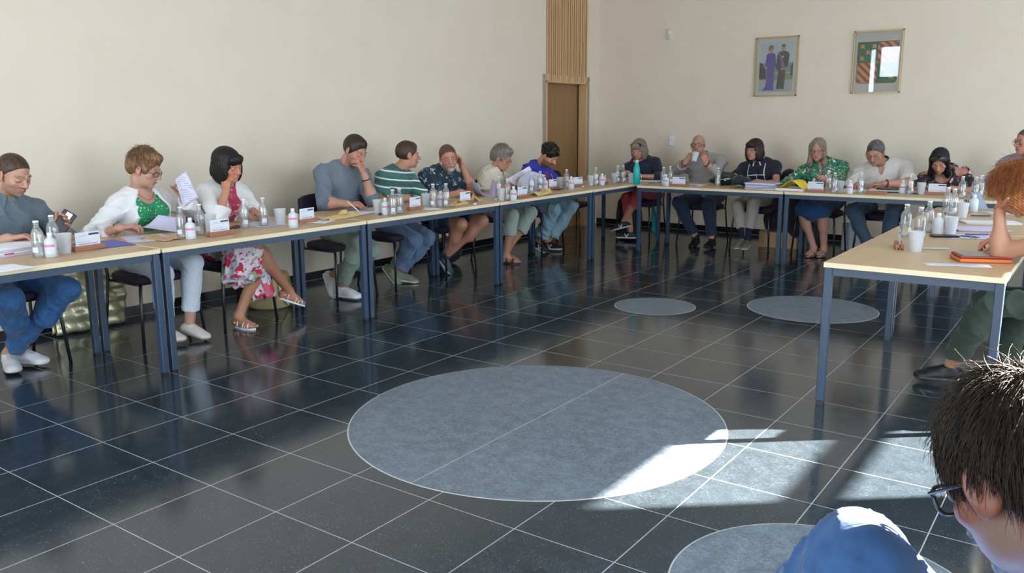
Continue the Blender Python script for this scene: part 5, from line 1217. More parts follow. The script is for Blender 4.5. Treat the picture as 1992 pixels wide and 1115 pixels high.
def make_sanitizer():
    e = empty('sanitizer_bottle')
    MB().lathe([(0, 0), (.028, 0), (.031, .004), (.031, .082), (.027, .094), (.014, .103), (.0125, .108), (0, .108)], None, 18).build('body', M['milky'], e)
    MB().lathe([(0, .107), (.0125, .107), (.0125, .128), (.011, .130), (0, .130)], None, 14).build('cap', M['cap_w'], e)
    lb = MB()
    for z0, z1, mt_ in ((.022, .056, M['label_w']), (.056, .070, M['label_p'])):
        a_ = [i * .2 - 1.0 for i in range(11)]; lb.add([(.0316 * math.cos(a), .0316 * math.sin(a), z) for z in (z0, z1) for a in a_], [(i, i + 1, i + 12, i + 11) for i in range(10)], mt_, True)
    for z in (.030, .038, .046): lb.add([(.0318 * math.cos(a), .0318 * math.sin(a), zz) for zz in (z, z + .002) for a in [i * .2 - .7 for i in range(8)]], [(i, i + 1, i + 9, i + 8) for i in range(7)], M['logo'], True)
    lb.build('label', None, e); return e
def make_tumbler():
    e = MB(); e.lathe([(0, .003), (.029, .0), (.030, .002), (.0405, .108), (.0415, .110), (.0395, .109), (.028, .006), (0, .006)], None, 22)
    o = e.build('tumbler', M['frost']); return o
def make_plate(card=True):
    e = empty('name_plate')
    b = MB(); b.box((0, .010, .014), (.185, .020, .028), None, bev=.002).box((0, -.012, .014), (.185, .018, .028), None, bev=.002).box((0, -.001, .005), (.185, .022, .010)); b.build('wooden_holder', M['walnut'], e)
    if card:
        c = MB(); c.box((0, -.0005, .058), (.150, .0012, .088), M['card'])
        f = lambda x, z, w_, h_, m_: c.box((-x, .0006, z), (w_, .0008, h_), m_)
        f(.038, .088, .062, .011, M['bar'])
        for i in range(9): f(.012 + i * .0065, .0895, .0035, .0035, M['logo'])
        for i in range(8): f(-.055 + i * .006, .078 + .0016 * i, .007, .0012, M['logo'])
        for i in range(5): f(-.035 + i * .009, .080, .005, .003, M['logo'])
        for i in range(7): f(-.058 + i * .012, .048, .009, .0022, M['logo'])
        for i in range(9): f(-.052 + i * .013, .036, .010, .0045, M['ink'])
        c.build('card', None, e)
    return e
BT, SN, TB, NP, NPW = make_bottle(), make_sanitizer(), make_tumbler(), make_plate(), make_plate(False)
used = {}
def put(src, p, lab, group, rot=0.0, z=Z0, cat=None, rots=None):
    if src.name not in used: o = src; used[src.name] = 1; o.location = (p[0], p[1], z); o.rotation_euler = rots or (0, 0, rot); tag(o, lab, None, group)
    else: o = copy_tree(src, (p[0], p[1], z), rot, lab, group, rots=rots)
    tag(o, lab, cat, group); return o
def bottle(p, lab): return put(BT, p, lab, 'glass water bottles on the tables', random.uniform(-1.2, -.3), cat='bottle')
def sani(p, lab, rot=-.8): return put(SN, p, lab, 'white hand gel bottles on the tables', rot, cat='bottle')
def tumbler(p, lab): return put(TB, p, lab, 'frosted tumblers on the tables', random.uniform(0, 6), cat='cup')
def plate(p, lab, rot, card=True): return put(NP if card else NPW, p, lab, 'wooden name plates on the tables', rot, cat='name plate')
LW = 'in front of the '
bottle((0.250, 0.665), 'glass bottle beside the stack of papers, nearest the left edge of the photo')
bottle((0.036, 0.848), 'glass bottle just behind the pink-labelled gel bottle near the black phone')
sani((0.288, 0.710), 'white gel bottle with pink label below the black phone')
tumbler((0.222, 0.815), 'frosted tumbler between the gel bottle and the leftmost name plate')
plate((0.201, 0.957), 'leftmost wooden name plate with a white card', 1.57 + 3.14 + .12)
bottle((0.227, 1.528), 'glass bottle left of the gel bottle below the raised sheet of paper')
sani((0.294, 1.544), 'white gel bottle with pink label between two glass bottles near the white cardigan')
bottle((0.176, 1.693), 'glass bottle behind the name plate of the woman in the white jacket')
tumbler((0.050, 1.852), 'frosted tumbler half hidden behind the second name plate from the left')
plate((0.303, 1.746), 'name plate with white card in front of the woman in the white jacket', 1.57 + 3.14 + .10)
bottle((0.128, 2.064), 'glass bottle left of the papers of the woman with the black bob')
bottle((0.144, 2.208), 'glass bottle on the right of the hand of the woman with the black bob')
tumbler((0.169, 2.328), 'frosted tumbler standing alone between the white jacket and the grey sweater')
sani((0.382, 2.263), 'gel bottle with pink label left of the yellow envelope')
plate((0.233, 2.513), 'name plate with white card left of the large yellow envelope', 1.57 + 3.14 + .15)
tumbler((0.252, 3.202), 'frosted tumbler beside the bunch of black keys')
sani((0.351, 3.179), 'white gel bottle against the tumbler near the bunch of black keys')
bottle((0.425, 3.185), 'left one of two glass bottles in front of the striped shirt')
bottle((0.394, 3.293), 'right one of two glass bottles in front of the striped shirt')
plate((0.288, 3.587), 'name plate with white card in front of the man in the striped shirt', 1.57 + 3.14 + .12)
tumbler((0.196, 3.823), 'frosted tumbler between the striped shirt and the leaf print shirt')
bottle((0.303, 3.791), 'left one of two glass bottles in front of the man with the white beard')
sani((0.298, 3.888), 'white gel bottle between two glass bottles in front of the white beard')
bottle((0.366, 3.881), 'right one of two glass bottles in front of the man with the white beard')
plate((0.306, 4.208), 'name plate with white card in front of the leaf print shirt', 1.57 + 3.14 + .05)
bottle((0.196, 4.842), 'left one of two glass bottles in front of the cream blouse')
tumbler((0.404, 4.608), 'frosted tumbler in front of the cream blouse')
bottle((0.447, 4.635), 'right one of two glass bottles in front of the cream blouse')
sani((0.522, 4.625), 'white gel bottle beside the name plate of the grey-haired woman')
plate((0.414, 4.916), 'name plate with white card in front of the grey-haired woman', 1.57 + 3.14)
tumbler((0.060, 5.433), 'frosted tumbler in front of the hanging white sheets')
bottle((0.202, 5.379), 'left one of two glass bottles before the blue sweatshirt')
bottle((0.103, 5.681), 'right one of two glass bottles before the blue sweatshirt')
sani((0.108, 5.760), 'white gel bottle left of the name plate of the young man')
plate((0.108, 5.915), 'name plate with white card in front of the young man in blue', 1.57 + 3.14)
tumbler((0.062, 6.128), 'frosted tumbler right of the black tray phone')
bottle((0.155, 6.104), 'glass bottle between the tumbler and gel bottle near the oak door')
sani((0.267, 6.014), 'white gel bottle left of the name plate near the oak door')
plate((0.147, 6.347), 'name plate with white card below the oak door', 1.57 + 3.14 - .2)
tumbler((0.191, 6.546), 'frosted tumbler at the empty corner seat')
bottle((0.238, 6.575), 'glass bottle at the empty corner seat')
sani((0.296, 6.610), 'white gel bottle at the empty corner seat')
plate((0.250, 6.759), 'name plate with white card at the empty corner seat', 1.57 + 3.14 + .35)
tumbler((0.224, 7.019), 'frosted tumbler left of two dark bottles in the corner')
bottle((0.254, 7.037), 'left one of two glass bottles left of the teal flask')
bottle((0.309, 7.070), 'right one of two glass bottles left of the teal flask')
tumbler((0.388, 7.119), 'frosted tumbler directly left of the teal flask')
bottle((0.829, 7.024), 'left one of two glass bottles in front of the bald man')
bottle((0.826, 7.201), 'right one of two glass bottles in front of the bald man')
sani((0.948, 6.839), 'white gel bottle in front of the bald man', -1.5)
plate((1.064, 6.910), 'name plate with white card in front of the bald man', 3.14)
bottle((1.388, 7.193), 'glass bottle left of the black helmet')
plate((2.489, 6.943), 'name plate with white card in front of the green floral blouse', 3.14)
bottle((2.521, 7.254), 'left one of the glass bottles in front of the green floral blouse')
bottle((2.671, 6.917), 'right one of the glass bottles in front of the green floral blouse')
tumbler((2.685, 7.065), 'frosted tumbler beside the bottles in front of the blond hair')
sani((2.809, 6.935), 'white gel bottle left of the man in the off-white polo', -1.5)
bottle((2.894, 6.988), 'glass bottle in front of the right hand of the man in the off-white polo')
plate((3.024, 7.069), 'wooden name plate without a card in front of the black folder', 3.14, False)
sani((3.226, 7.195), 'white gel bottle right of the black folder', -1.5)
bottle((3.294, 7.170), 'glass bottle between the off-white polo and the dark floral blouse')
tumbler((3.382, 7.225), 'frosted tumbler in front of the woman with sunglasses on black hair')
plate((3.515, 7.243), 'name plate with white card in front of the dark floral blouse', 3.14)
# right row
bottle((3.857, 4.025), 'short looking glass bottle nearest the corner of the right table')
bottle((3.960, 3.881), 'glass bottle behind the nearest tumbler on the right table')
bottle((3.935, 4.304), 'taller looking glass bottle behind the white card of the right table')
tumbler((4.027, 3.408), 'frosted tumbler nearest the camera on the right table')
plate((3.923, 3.517), 'name plate with white card at the near corner of the right table', 1.57 + .25)
sani((3.998, 4.258), 'white gel bottle in front of the phone on the right table', 2.8)
tumbler((4.066, 4.275), 'second frosted tumbler on the right table, behind the phone')
plate((3.964, 4.697), 'name plate with white card on the right table behind the gel bottle', 1.57 + .3)
bottle((3.852, 5.559), 'left one of two glass bottles near the far end of the right row')
bottle((3.912, 5.432), 'glass bottle with label near the far end of the right row')
tumbler((3.993, 5.286), 'frosted tumbler next to the glass bottles at the far end of the right row')
bottle((3.760, 6.959), 'glass bottle in front of the hair of the red-haired woman, left one')
bottle((3.861, 6.963), 'glass bottle in front of the hair of the red-haired woman, right one')
plate((3.947, 5.750), 'name plate with white card among the bottles of the right row', 1.57 + .3)
sani((4.002, 5.785), 'white gel bottle beside the tilted grey tablet', 2.8)
bottle((3.875, 7.214), 'glass bottle behind the tilted grey tablet')
# ---- papers and small things
def sheet(name, p, w_, h_, rot, mt, lab, cat='paper', z=Z0, n=1, th=.0006, curl=0.0, group=None, lines=True):
    """flat or slightly curling stack of sheets, centre p"""
    o = MB()
    def f(u, v): return ((u - .5) * w_, (v - .5) * h_, th * n + curl * (max(0, abs(u - .5) - .2) ** 2) * 4 + .0012 * math.sin(5 * u + 3 * v))
    if n == 1 or curl: o.grid(f, 10, 10, mt, th * max(1, n))
    else:
        for i in range(n if n < 8 else 8):
            hh = th * n / (n if n < 8 else 8); a = random.uniform(-.05, .05)
            R_ = Matrix.Rotation(a, 3, 'Z'); o.box((random.uniform(-.006, .006), random.uniform(-.006, .006), hh * (i + .5)), (w_, h_, hh * .9), mt, R_)
    if lines:
        zt = th * n + .0022
        for k in range(9):
            o.box((0, h_ * (.36 - .08 * k), zt + (0 if not curl else .001)), (w_ * random.uniform(.45, .78), .0022, .0003), M['logo'])
    return o.build(name, None, loc=(p[0], p[1], z + .0006), rot=rot, cat=cat, label=lab, group=group)
def envelope(p, w_, h_, rot, mt, lab, crump=.012, z=Z0):
    o = MB(); sd = random.uniform(0, 9)
    def f(u, v):
        zz = .006 + crump * (.5 + .5 * math.sin(7 * u + sd) * math.cos(6 * v + 2 * sd)) * (4 * u * (1 - u)) ** .3 + crump * .6 * (v > .8) * (1 + math.sin(11 * u + sd))
        return ((u - .5) * w_, (v - .5) * h_ + .008 * math.sin(9 * u + sd), zz)
    o.grid(f, 22, 14, mt, .005); return o.build('envelope', None, loc=(p[0], p[1], z), rot=rot, cat='envelope', label=lab)
# stack of files at the left edge
st = empty('paper_stack', (*(-0.035, 0.666), Z0), .15, 'thick stack of white and lilac papers with a red tab at the left edge', 'papers')
for i, m_ in enumerate((M['paper_l'], M['paper'], M['paper_l'], M['paper'])): MB().box((random.uniform(-.006, .006), random.uniform(-.008, .008), .006 + .012 * i), (.215, .30, .0105), m_, Matrix.Rotation(random.uniform(-.04, .04), 3, 'Z')).build('paper_bundle', m_, st)
MB().box((.112, -.10, .016), (.012, .05, .006)).build('tab', mat('red_tab', (.5, .05, .08, 1), .6), st)
sheet('sheet', (0.456, 0.403), .21, .20, .1, M['paper'], 'single white sheet at the near table edge in the lower left corner', lines=False)
sheet('folder', (0.070, 1.110), .25, .32, 1.45, mat('blue_folder', (.08, .09, .42, 1), .5), 'blue folder behind the leftmost name plate', 'folder', n=4, lines=False)
sheet('paper_stack', (0.039, 1.404), .24, .30, 1.2, M['paper_l'], 'loose lilac and white papers under the hands of the woman with the green top', 'papers', n=6)
envelope((0.154, 1.425), .12, .22, 1.75, M['kraft'], 'folded brown envelope before the woman in the white cardigan', .010)
sheet('paper_stack', (0.041, 2.280), .22, .30, 1.4, M['paper_l'], 'papers under the hand of the woman in the white jacket', 'papers', n=4)
MB().box((0, 0, .004), (.07, .145, .008), M['black'], bev=.003).build('phone', None, loc=(*(0.049, 2.045), Z0), rot=.5, cat='phone', label='black phone lying beside the floral skirt woman\'s papers')
envelope((0.191, 2.829), .17, .34, .10, M['manila'], 'large crumpled yellow envelope in front of the grey sweater', .020)
sheet('sheet', (0.268, 2.610), .15, .21, .4, M['paper'], 'white sheet sticking out under the yellow envelope', lines=False)
sheet('sheet', (0.049, 3.204), .21, .29, .25, M['paper'], 'white sheet the man in the grey sweater writes on')
sheet('notebook', (-0.016, 3.393), .15, .21, 1.2, mat('pink_notebook', (.50, .40, .44, 1), .6), 'closed pale pink notebook beside the writing hand', 'notebook', n=14, lines=False)
ky = empty('key_bunch', (*(0.324, 3.162), Z0), .3, 'bunch of black car keys near the table joint', 'keys')
MB().box((0, 0, .008), (.03, .055, .013), None, bev=.005).build('key_fob', M['black'], ky); MB().tube([(.02 * math.cos(a / 3), .035 + .02 * math.sin(a / 3), .004) for a in range(20)], .0015).build('key_ring', M['rim_metal'], ky)
for a in (-.5, .4): MB().box((.012, -.035, .004), (.009, .05, .003), None, Matrix.Rotation(a, 3, 'Z')).build('key', M['rim_metal'], ky)
sheet('sheet', (0.329, 3.709), .15, .21, 1.2, M['paper'], 'white sheet under the tumbler between two shirts', lines=False)
envelope((0.317, 4.054), .14, .24, .2, M['manila'], 'flat yellow envelope left of the name plate of the leaf shirt', .012)
envelope((0.223, 4.436), .10, .12, 1.2, M['manila'], 'crumpled ball of yellow envelope right of the name plate', .035)
sheet('paper_stack', (-0.040, 4.954), .22, .30, .9, M['paper_l'], 'spread lilac papers next to the fingers of the man in the leaf shirt', 'papers', n=3, curl=.35)
MB().box((0, 0, .006), (.02, .05, .012), M['cap_w'], bev=.003).build('eraser', None, loc=(*(0.335, 4.623), Z0), rot=.4, cat='eraser', label='small white eraser at the table joint before the cream blouse')
envelope((0.376, 5.281), .11, .26, .0, M['manila'], 'yellow envelope at the table edge in front of the young man', .03)
MB().box((0, 0, .005), (.08, .16, .010), M['black'], bev=.003).build('phone', None, loc=(*(0.189, 5.887), Z0), rot=.3, cat='phone', label='black phone in front of the young man in the blue sweatshirt')
sheet('sheet', (-0.150, 6.337), .21, .29, .4, M['paper'], 'white sheet the young man in blue is writing on')
for px, lab in (((0.434, 4.181), 'small white cap right of the yellow envelope ball'), ((0.230, 6.314), 'small white cap below the oak door')):
    MB().lathe([(0, 0), (.013, 0), (.013, .012), (0, .013)], M['cap_w'], 12).build('bottle_cap', None, loc=(*px, Z0), cat='cap', label=lab, group='loose bottle caps')
# raised sheets in hands
def held(name, pts, mt, lab, bend=.02, cat='paper'):
    a, b, c, d = [Vector(p) for p in pts]; n = (b - a).cross(d - a).normalized(); org = (a + c) / 2
    def f(u, v): return a.lerp(b, u).lerp(d.lerp(c, u), v) + n * (bend * math.sin(PI * u)) - org
    o = MB(); o.grid(f, 12, 12, mt, .0006)
    return o.build(name, None, loc=org, cat=cat, label=lab)
M['print'] = patmat('printed_paper', 'd2d0e2', lambda t, x, y, z, o, b: t.mix(t.math('MULTIPLY', band(t, t.math('FRACT', t.math('MULTIPLY', t.new('ShaderNodeSeparateXYZ', ins={0: o}).outputs[2], 70.0)), .5, .14), t.math('GREATER_THAN', t.new('ShaderNodeTexNoise', ins={0: o, 2: 30.0}).outputs[0], .48)), b, srgb('9a9cb8')), .8)
held('letter', [(-0.240, 1.811, 1.060), (-0.220, 1.883, 1.115), (-0.200, 1.947, 0.932), (-0.220, 1.842, 0.874)], M['print'], 'sheet raised in the left hand of the woman with the green top', .015)
held('letter', [(-0.160, 1.494, 0.782), (-0.240, 1.667, 0.840), (-0.200, 1.804, 0.809), (-0.060, 1.687, 0.735)], M['paper_l'], 'large sheet tilted in the right hand of the woman with the green top', .02)
held('letter', [(-0.100, 5.365, 0.856), (-0.160, 5.872, 0.969), (-0.140, 5.881, 0.931), (-0.080, 5.515, 0.786)], M['paper'], 'letter held up by the grey-haired woman', .01)
held('letter', [(0.050, 5.437, 0.744), (-0.020, 5.649, 0.941), (0.000, 5.943, 0.874), (0.060, 5.699, 0.706)], M['print'], 'curved white sheets standing up before the young man in blue', .05)
held('letter', [(0.030, 5.448, 0.733), (0.000, 5.456, 0.864), (-0.020, 5.667, 0.940), (0.030, 5.650, 0.718)], M['print'], 'second curved sheet hanging from the letter of the grey-haired woman', .04)
# pens
def pen(p, d, L, mt, lab, r=.0042):
    d = Vector(d).normalized(); p = Vector(p)
    return MB().tube([d * 0, d * .006, d * (L * .5), d * (L - .012), d * L], [.001, r, r, r, r * .5], mt, 8).build('pen', None, loc=p, cat='pen', label=lab)
pen((0.000, 3.251, 0.728), (-.12, -.08, .13), .13, M['cap_w'], 'white pen in the writing hand of the man in the grey sweater')
pen((-0.030, 6.170, 0.767), (-.05, -.03, .14), .12, mat('orange_pen', (.7, .25, .08, 1), .4), 'pen in the hand of the young man in blue')
pen((*(4.043, 3.528), Z0 + .005), (.85, .5, 0), .14, M['cap_w'], 'white pen lying between tumbler and orange case')
pen((*(4.149, 4.245), Z0 + .010), (.9, .45, 0), .14, mat('blue_pen', (.02, .06, .35, 1), .4), 'blue pen on the paper beside the red-haired woman')
pen((*(4.030, 5.428), Z0 + .006), (.9, .4, 0), .14, mat('dark_blue_pen', (.02, .04, .12, 1), .4), 'dark blue pen behind the bright papers of the right row')
# phone held by the man at the left edge
hp_ = empty('phone', (-0.170, 1.013, 0.856), 0, 'black phone with a silver camera block held by the man in grey', 'phone')
_ax = Vector((.1, .62, .78)).normalized(); _n = Vector((.9, -.35, .15)); _n = (_n - _ax * _n.dot(_ax)).normalized(); _s = _ax.cross(_n); hp_.matrix_world = Matrix.Translation(hp_.location) @ Matrix((_s, _n, _ax)).transposed().to_4x4()
MB().box((0, 0, 0), (.078, .009, .155), M['black'], bev=.004).build('case', None, hp_); MB().box((.0, .005, .048), (.034, .003, .046), None, bev=.0012).build('camera_block', mat('silver_glass', (.5, .52, .56, 1), .2, .6), hp_)
# glass held by the bald man
put(TB, (0.918, 7.620, 1.051)[:2], 'glass held to the lips of the bald man', 'frosted tumblers on the tables', z=.965, rots=(-.5, 0, 0), cat='cup')
# teal flask
fl = empty('flask', (*(0.510, 7.008), Z0), .3, 'teal metal drinking flask with a pale cap at the table corner', 'flask')
MB().lathe([(0, 0), (.034, 0), (.037, .004), (.037, .15), (.034, .175), (.020, .225), (.0165, .235), (0, .235)], None, 24).build('flask_body', mat('teal_paint', (.0, .42, .42, 1), .35), fl)
MB().lathe([(0, .234), (.0175, .234), (.0175, .262), (.015, .265), (0, .265)], None, 18).build('flask_cap', mat('pale_teal_cap', (.55, .75, .75, 1), .3), fl)
MB().tube([(.036, 0, .12), (.052, 0, .10), (.054, 0, .05), (.037, 0, .02)], .003).build('carry_loop', M['cap_w'], fl)
sheet('magazine', (0.466, 7.455), .21, .28, .2, M['paper'], 'open magazine and papers right of the teal flask', 'magazine', n=10)
MB().box((0, 0, .004), (.072, .15, .008), M['black'], bev=.003).build('phone', None, loc=((0.087, 7.600, 0.768)), cat='phone', label='phone held by the woman in the navy top')
sheet('sheet', (1.124, 7.204), .21, .29, .1, M['paper'], 'white sheet in front of the bald man'); pen((*(1.078, 7.089), Z0 + .006), (1, -.1, 0), .13, mat('violet_pen', (.12, .08, .4, 1), .4), 'violet pen in front of the bald man')
# cycling helmets
def helmet(p, rot, lab, base, s=1.0):
    e = empty('cycling_helmet', (*p, Z0), rot, lab, 'helmet'); P = [EL((0, 0, .055), V(.125, .10, .085) * s, None, .01), RC((-.11, 0, .05), (-.17, .0, .045), .045, .02, .03)]
    for i in range(-2, 3): P.append(EL((0, i * .034, .135), V(.115, .009, .05) * s, None, .006, sub=True))
    P.append(EL((0, 0, .0), V(.10, .08, .06), None, .01, sub=True)); P.append(PL((0, 0, .004), (0, 0, -1), k=.004))
    for i in range(-2, 2): P.append(RC((.09, i * .036 + .018, .105 - abs(i + .5) * .014), (-.12, i * .034 + .017, .095 - abs(i + .5) * .012), .011, .009, .006))
    solid('shell', P, .005, base, e, V(0, 0, 0))
    MB().tube([(-.08, .07, .03), (-.02, .09, .012), (.06, .10, .008)], .005).build('strap', mat('helmet_strap', (.25, .3, .2, 1), .7), e)
    MB().tube([(.1, -.06, .07), (.02, -.10, .075), (-.09, -.08, .06)], .006).build('stripe', mat('silver_stripe', (.55, .6, .55, 1), .35), e); return e
helmet((1.412, 7.380), .3, 'glossy black cycling helmet left of its twin in front of the bald man', mat('black_gloss', (.008, .014, .014, 1), .15))
helmet((1.643, 7.183), 2.6, 'dark blue cycling helmet next to the stack of ring binders', mat('dark_green_gloss', (.01, .02, .035, 1), .2), .85)
# ring binders and the yellow folder
for i in range(5):
    o = empty('document_folder', (*(1.934, 7.043), Z0 + .0135 * i), 1.57 + random.uniform(-.08, .08), 'folder of lilac papers in the pile beside the helmets, number %s from the bottom' % ('one', 'two', 'three', 'four', 'five')[i], 'folder', 'pile of paper folders beside the helmets')
    MB().box((0, 0, .001), (.225, .31, .002)).box((0, 0, .0125), (.225, .31, .0014)).build('cover', (mat('folder_navy', (.03, .035, .08, 1), .5) if i < 4 else mat('folder_lilac', (.42, .42, .68, 1), .5)), o)
    MB().box((0, 0, .0068), (.215, .30, .0092)).build('pages', M['paper_l'] if i % 2 else M['paper'], o)
yb = empty('ring_binder', (*(2.220, 7.068), Z0), 1.45, 'open folder with a yellow sheet curling up over white pages', 'folder')
MB().box((0, 0, .012), (.23, .34, .022)).build('pages', M['paper'], yb)
MB().grid(lambda u, v: ((u - .5) * .23, -.17 + .33 * v + .0, .026 + .075 * math.sin(PI * min(1, v * 1.25)) ** 1.5), 8, 18, None, .001).build('yellow_sheet', mat('yellow_sheet', (.85, .62, .04, 1), .6), yb)
# things before the back row men
fo = empty('black_folder', (*(3.041, 7.357), Z0), .05, 'black leather folder with pages in front of the moustached man', 'folder')
MB().box((0, 0, .006), (.30, .23, .010), None, bev=.003).build('cover', M['black'], fo); MB().box((0, -.004, .015), (.27, .20, .010)).build('pages', M['paper'], fo); MB().box((.02, .01, .026), (.20, .15, .012), None, Matrix.Rotation(.08, 3, 'Y'), .003).build('flap', M['black'], fo)
sheet('sheet', (2.688, 7.283), .21, .29, .05, M['paper'], 'white sheet right of the bottles before the green floral blouse')
sheet('sheet', (2.878, 7.401), .21, .29, .1, M['paper'], 'white sheet under the right hand of the moustached man')
MB().box((0, 0, .004), (.07, .14, .008), M['black'], bev=.003).build('phone', None, loc=(*(3.323, 7.255), Z0), rot=.2, cat='phone', label='dark phone left of the tumbler of the woman with sunglasses')
# right table things
tc = empty('tablet_case', (*(4.350, 3.280), Z0), .42, 'orange leather tablet case under the finger of the red-haired woman', 'tablet case')
MB().box((0, 0, .010), (.24, .17, .018), None, bev=.005).build('case', mat('orange_leather', (.55, .13, .025, 1), .5), tc); MB().box((.004, .01, .0255), (.235, .165, .010), None, bev=.004).build('tablet', mat('red_brown_case', (.26, .045, .03, 1), .45), tc); MB().box((.004, .01, .031), (.205, .14, .0012)).build('screen', mat('tablet_screen', (.10, .09, .09, 1), .12), tc)
sheet('sheet', (4.277, 3.066), .29, .075, .42 - .06, M['paper'], 'printed agenda sheet at the near edge of the right table')
MB().box((0, 0, .006), (.075, .15, .011), M['black'], bev=.004).build('phone', None, loc=(*(4.057, 4.130), Z0), rot=2.0, cat='phone', label='black phone lying behind the tumblers of the right table')
sheet('sheet', (4.204, 4.226), .21, .29, 1.9, M['paper_l'], 'lilac sheet with the blue pen on it', lines=False)
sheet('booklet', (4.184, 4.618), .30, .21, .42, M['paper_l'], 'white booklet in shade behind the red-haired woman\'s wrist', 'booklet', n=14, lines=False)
sheet('booklet', (4.194, 5.050), .34, .16, .42, M['paper'], 'sunlit white papers on the right row', 'papers', n=16, lines=False)
sheet('sheet', (4.222, 5.797), .28, .20, .42, M['print'], 'patterned printed sheet beyond the red-haired woman\'s chin', lines=False)
_g = MB(); _g.tube([(0, 0, .0), (.03, .03, .006), (.07, .05, .006), (.12, .05, .003)], .0022, M['black']); _g.tube([(0, -.02, .0), (.03, .0, .006), (.07, .015, .006), (.12, .02, .003)], .0022, M['black']); _g.build('spectacles', None, loc=(*(4.112, 4.138), Z0 + .006), rot=-.4, cat='spectacles', label='folded black spectacles on the lilac sheet')
tb = empty('tablet', (*(4.009, 6.014), Z0 + .062), 0, 'grey tablet tilted among the bottles of the right row', 'tablet'); tb.rotation_euler = (.9, .0, .9)
MB().box((0, 0, 0), (.10, .17, .008), None, bev=.003).build('case', mat('grey_blue_tablet', (.16, .20, .27, 1), .4), tb); MB().box((0, 0, .0045), (.085, .15, .001)).build('screen', mat('tablet_screen_grey', (.25, .3, .36, 1), .2), tb)

# ------------------------------------------------------------------ bags and boxes on the floor
def bagobj(name, prims, h, mt, lab, cat, org, disp=None):
    e = empty(name, org, 0, lab, cat); solid('bag_body', prims, h, mt, e, V(org), disp=disp); return e
M['gold'] = noisy('gold_foil_bag', (.38, .36, .20, 1), (.75, .72, .50, 1), 12, .25, .5, metallic=0) if False else noisy('gold_foil_bag', (.42, .42, .28, 1), (.85, .80, .52, 1), 11, .3, .5); nodes(M['gold'])[1].inputs['Metallic'].default_value = .45
gb = MB()
def gbf(side):
    def f(u, v):
        y = 1.30 + .50 * u - .04 * (1 - v); bulge = .05 * math.sin(PI * u) * math.sin(PI * min(1, v + .15))
        return (-.93 + side * (.03 + bulge) + .012 * math.sin(23 * u + 9 * v) + .01 * math.sin(31 * v), y + (.05 if side < 0 else 0) * 0, .012 + .46 * v + .02 * math.sin(6 * u) * v)
    return f
gb.grid(gbf(1), 24, 20, M['gold'], .004); gb.grid(gbf(-1), 24, 20, M['gold'], -.004)
gb.build('shopping_bag', None, cat='bag', label='crinkled gold and green foil shopping bag leaning on the wall behind a chair', loc=(0, -.02, 0))
# straw basket
bk = empty('straw_basket', (-.50, 2.72, 0), .2, 'round straw basket with white rope handles behind the raised sandal', 'basket')
M['straw'] = noisy('woven_straw', (.50, .42, .20, 1), (.66, .57, .32, 1), 90, .8, .6, (1, 1, 3))
MB().lathe([(0, .0), (.15, .0), (.175, .02), (.18, .08), (.165, .20), (.15, .27), (.142, .27), (.155, .20), (.168, .08), (.15, .02), (0, .015)], None, 28).build('woven_body', M['straw'], bk)
for q in (-1, 1): MB().tube([(q * .155 - .03, .07, .24), (q * .17 - .04, .06, .10), (q * .18 + .02, -.03, .04), (q * .17, -.08, .12), (q * .155, -.07, .24)], .009, None, 8).build('rope_handle', mat('white_rope', (.7, .68, .6, 1), .9), bk)
# black bag behind the man in shorts
bb = bagobj('handbag', [EL((-.62, 5.06, .13), (.13, .17, .13), None, .03), EL((-.60, 5.0, .20), (.09, .12, .09), None, .04), PL((0, 0, .004), (0, 0, -1), k=.004)], .008, mat('black_bag_leather', (.018, .026, .028, 1), .35), 'black leather bag on the floor behind the man in shorts', 'bag', (-.62, 5.06, 0), wrinkle(.006))
# backpack in the corner
bp = empty('backpack', (.0, 7.72, 0), 0, 'large black backpack standing in the corner under the table', 'backpack')
solid('pack_body', [EL((.02, 7.80, .26), (.15, .12, .20), None, .03), RC((-.06, 7.8, .10), (-.05, 7.8, .42), .10, .09, .04), RC((.08, 7.8, .10), (.07, 7.8, .42), .10, .09, .04), PL((0, 0, .01), (0, 0, -1), k=.006)], .008, noisy('black_nylon', (.012, .013, .02, 1), (.02, .02, .03, 1), 50, .8, .3), bp, V(.0, 7.72, 0), wrinkle(.004))
MB().tube([(.02, -.05, .42), (.05, -.06, .25), (.06, -.05, .08)], .004).build('zip', M['ink'], bp); MB().box((-.03, -.035, .05), (.09, .01, .02)).build('reflective_strip', M['cap_w'], bp)
# teal cloth under the coral trousers
bagobj('teal_scarf', [RC((.36, 7.75, .42), (.40, 7.70, .28), .02, .03, .03), RC((.40, 7.70, .28), (.43, 7.68, .15), .03, .045, .03), RC((.43, 7.68, .15), (.45, 7.67, .08), .045, .02, .03)], .007, mat('teal_cloth', (.0, .16, .17, 1), .7), 'teal cloth hanging beside the coral trousers', 'scarf', (.4, 7.7, 0), wrinkle(.006))
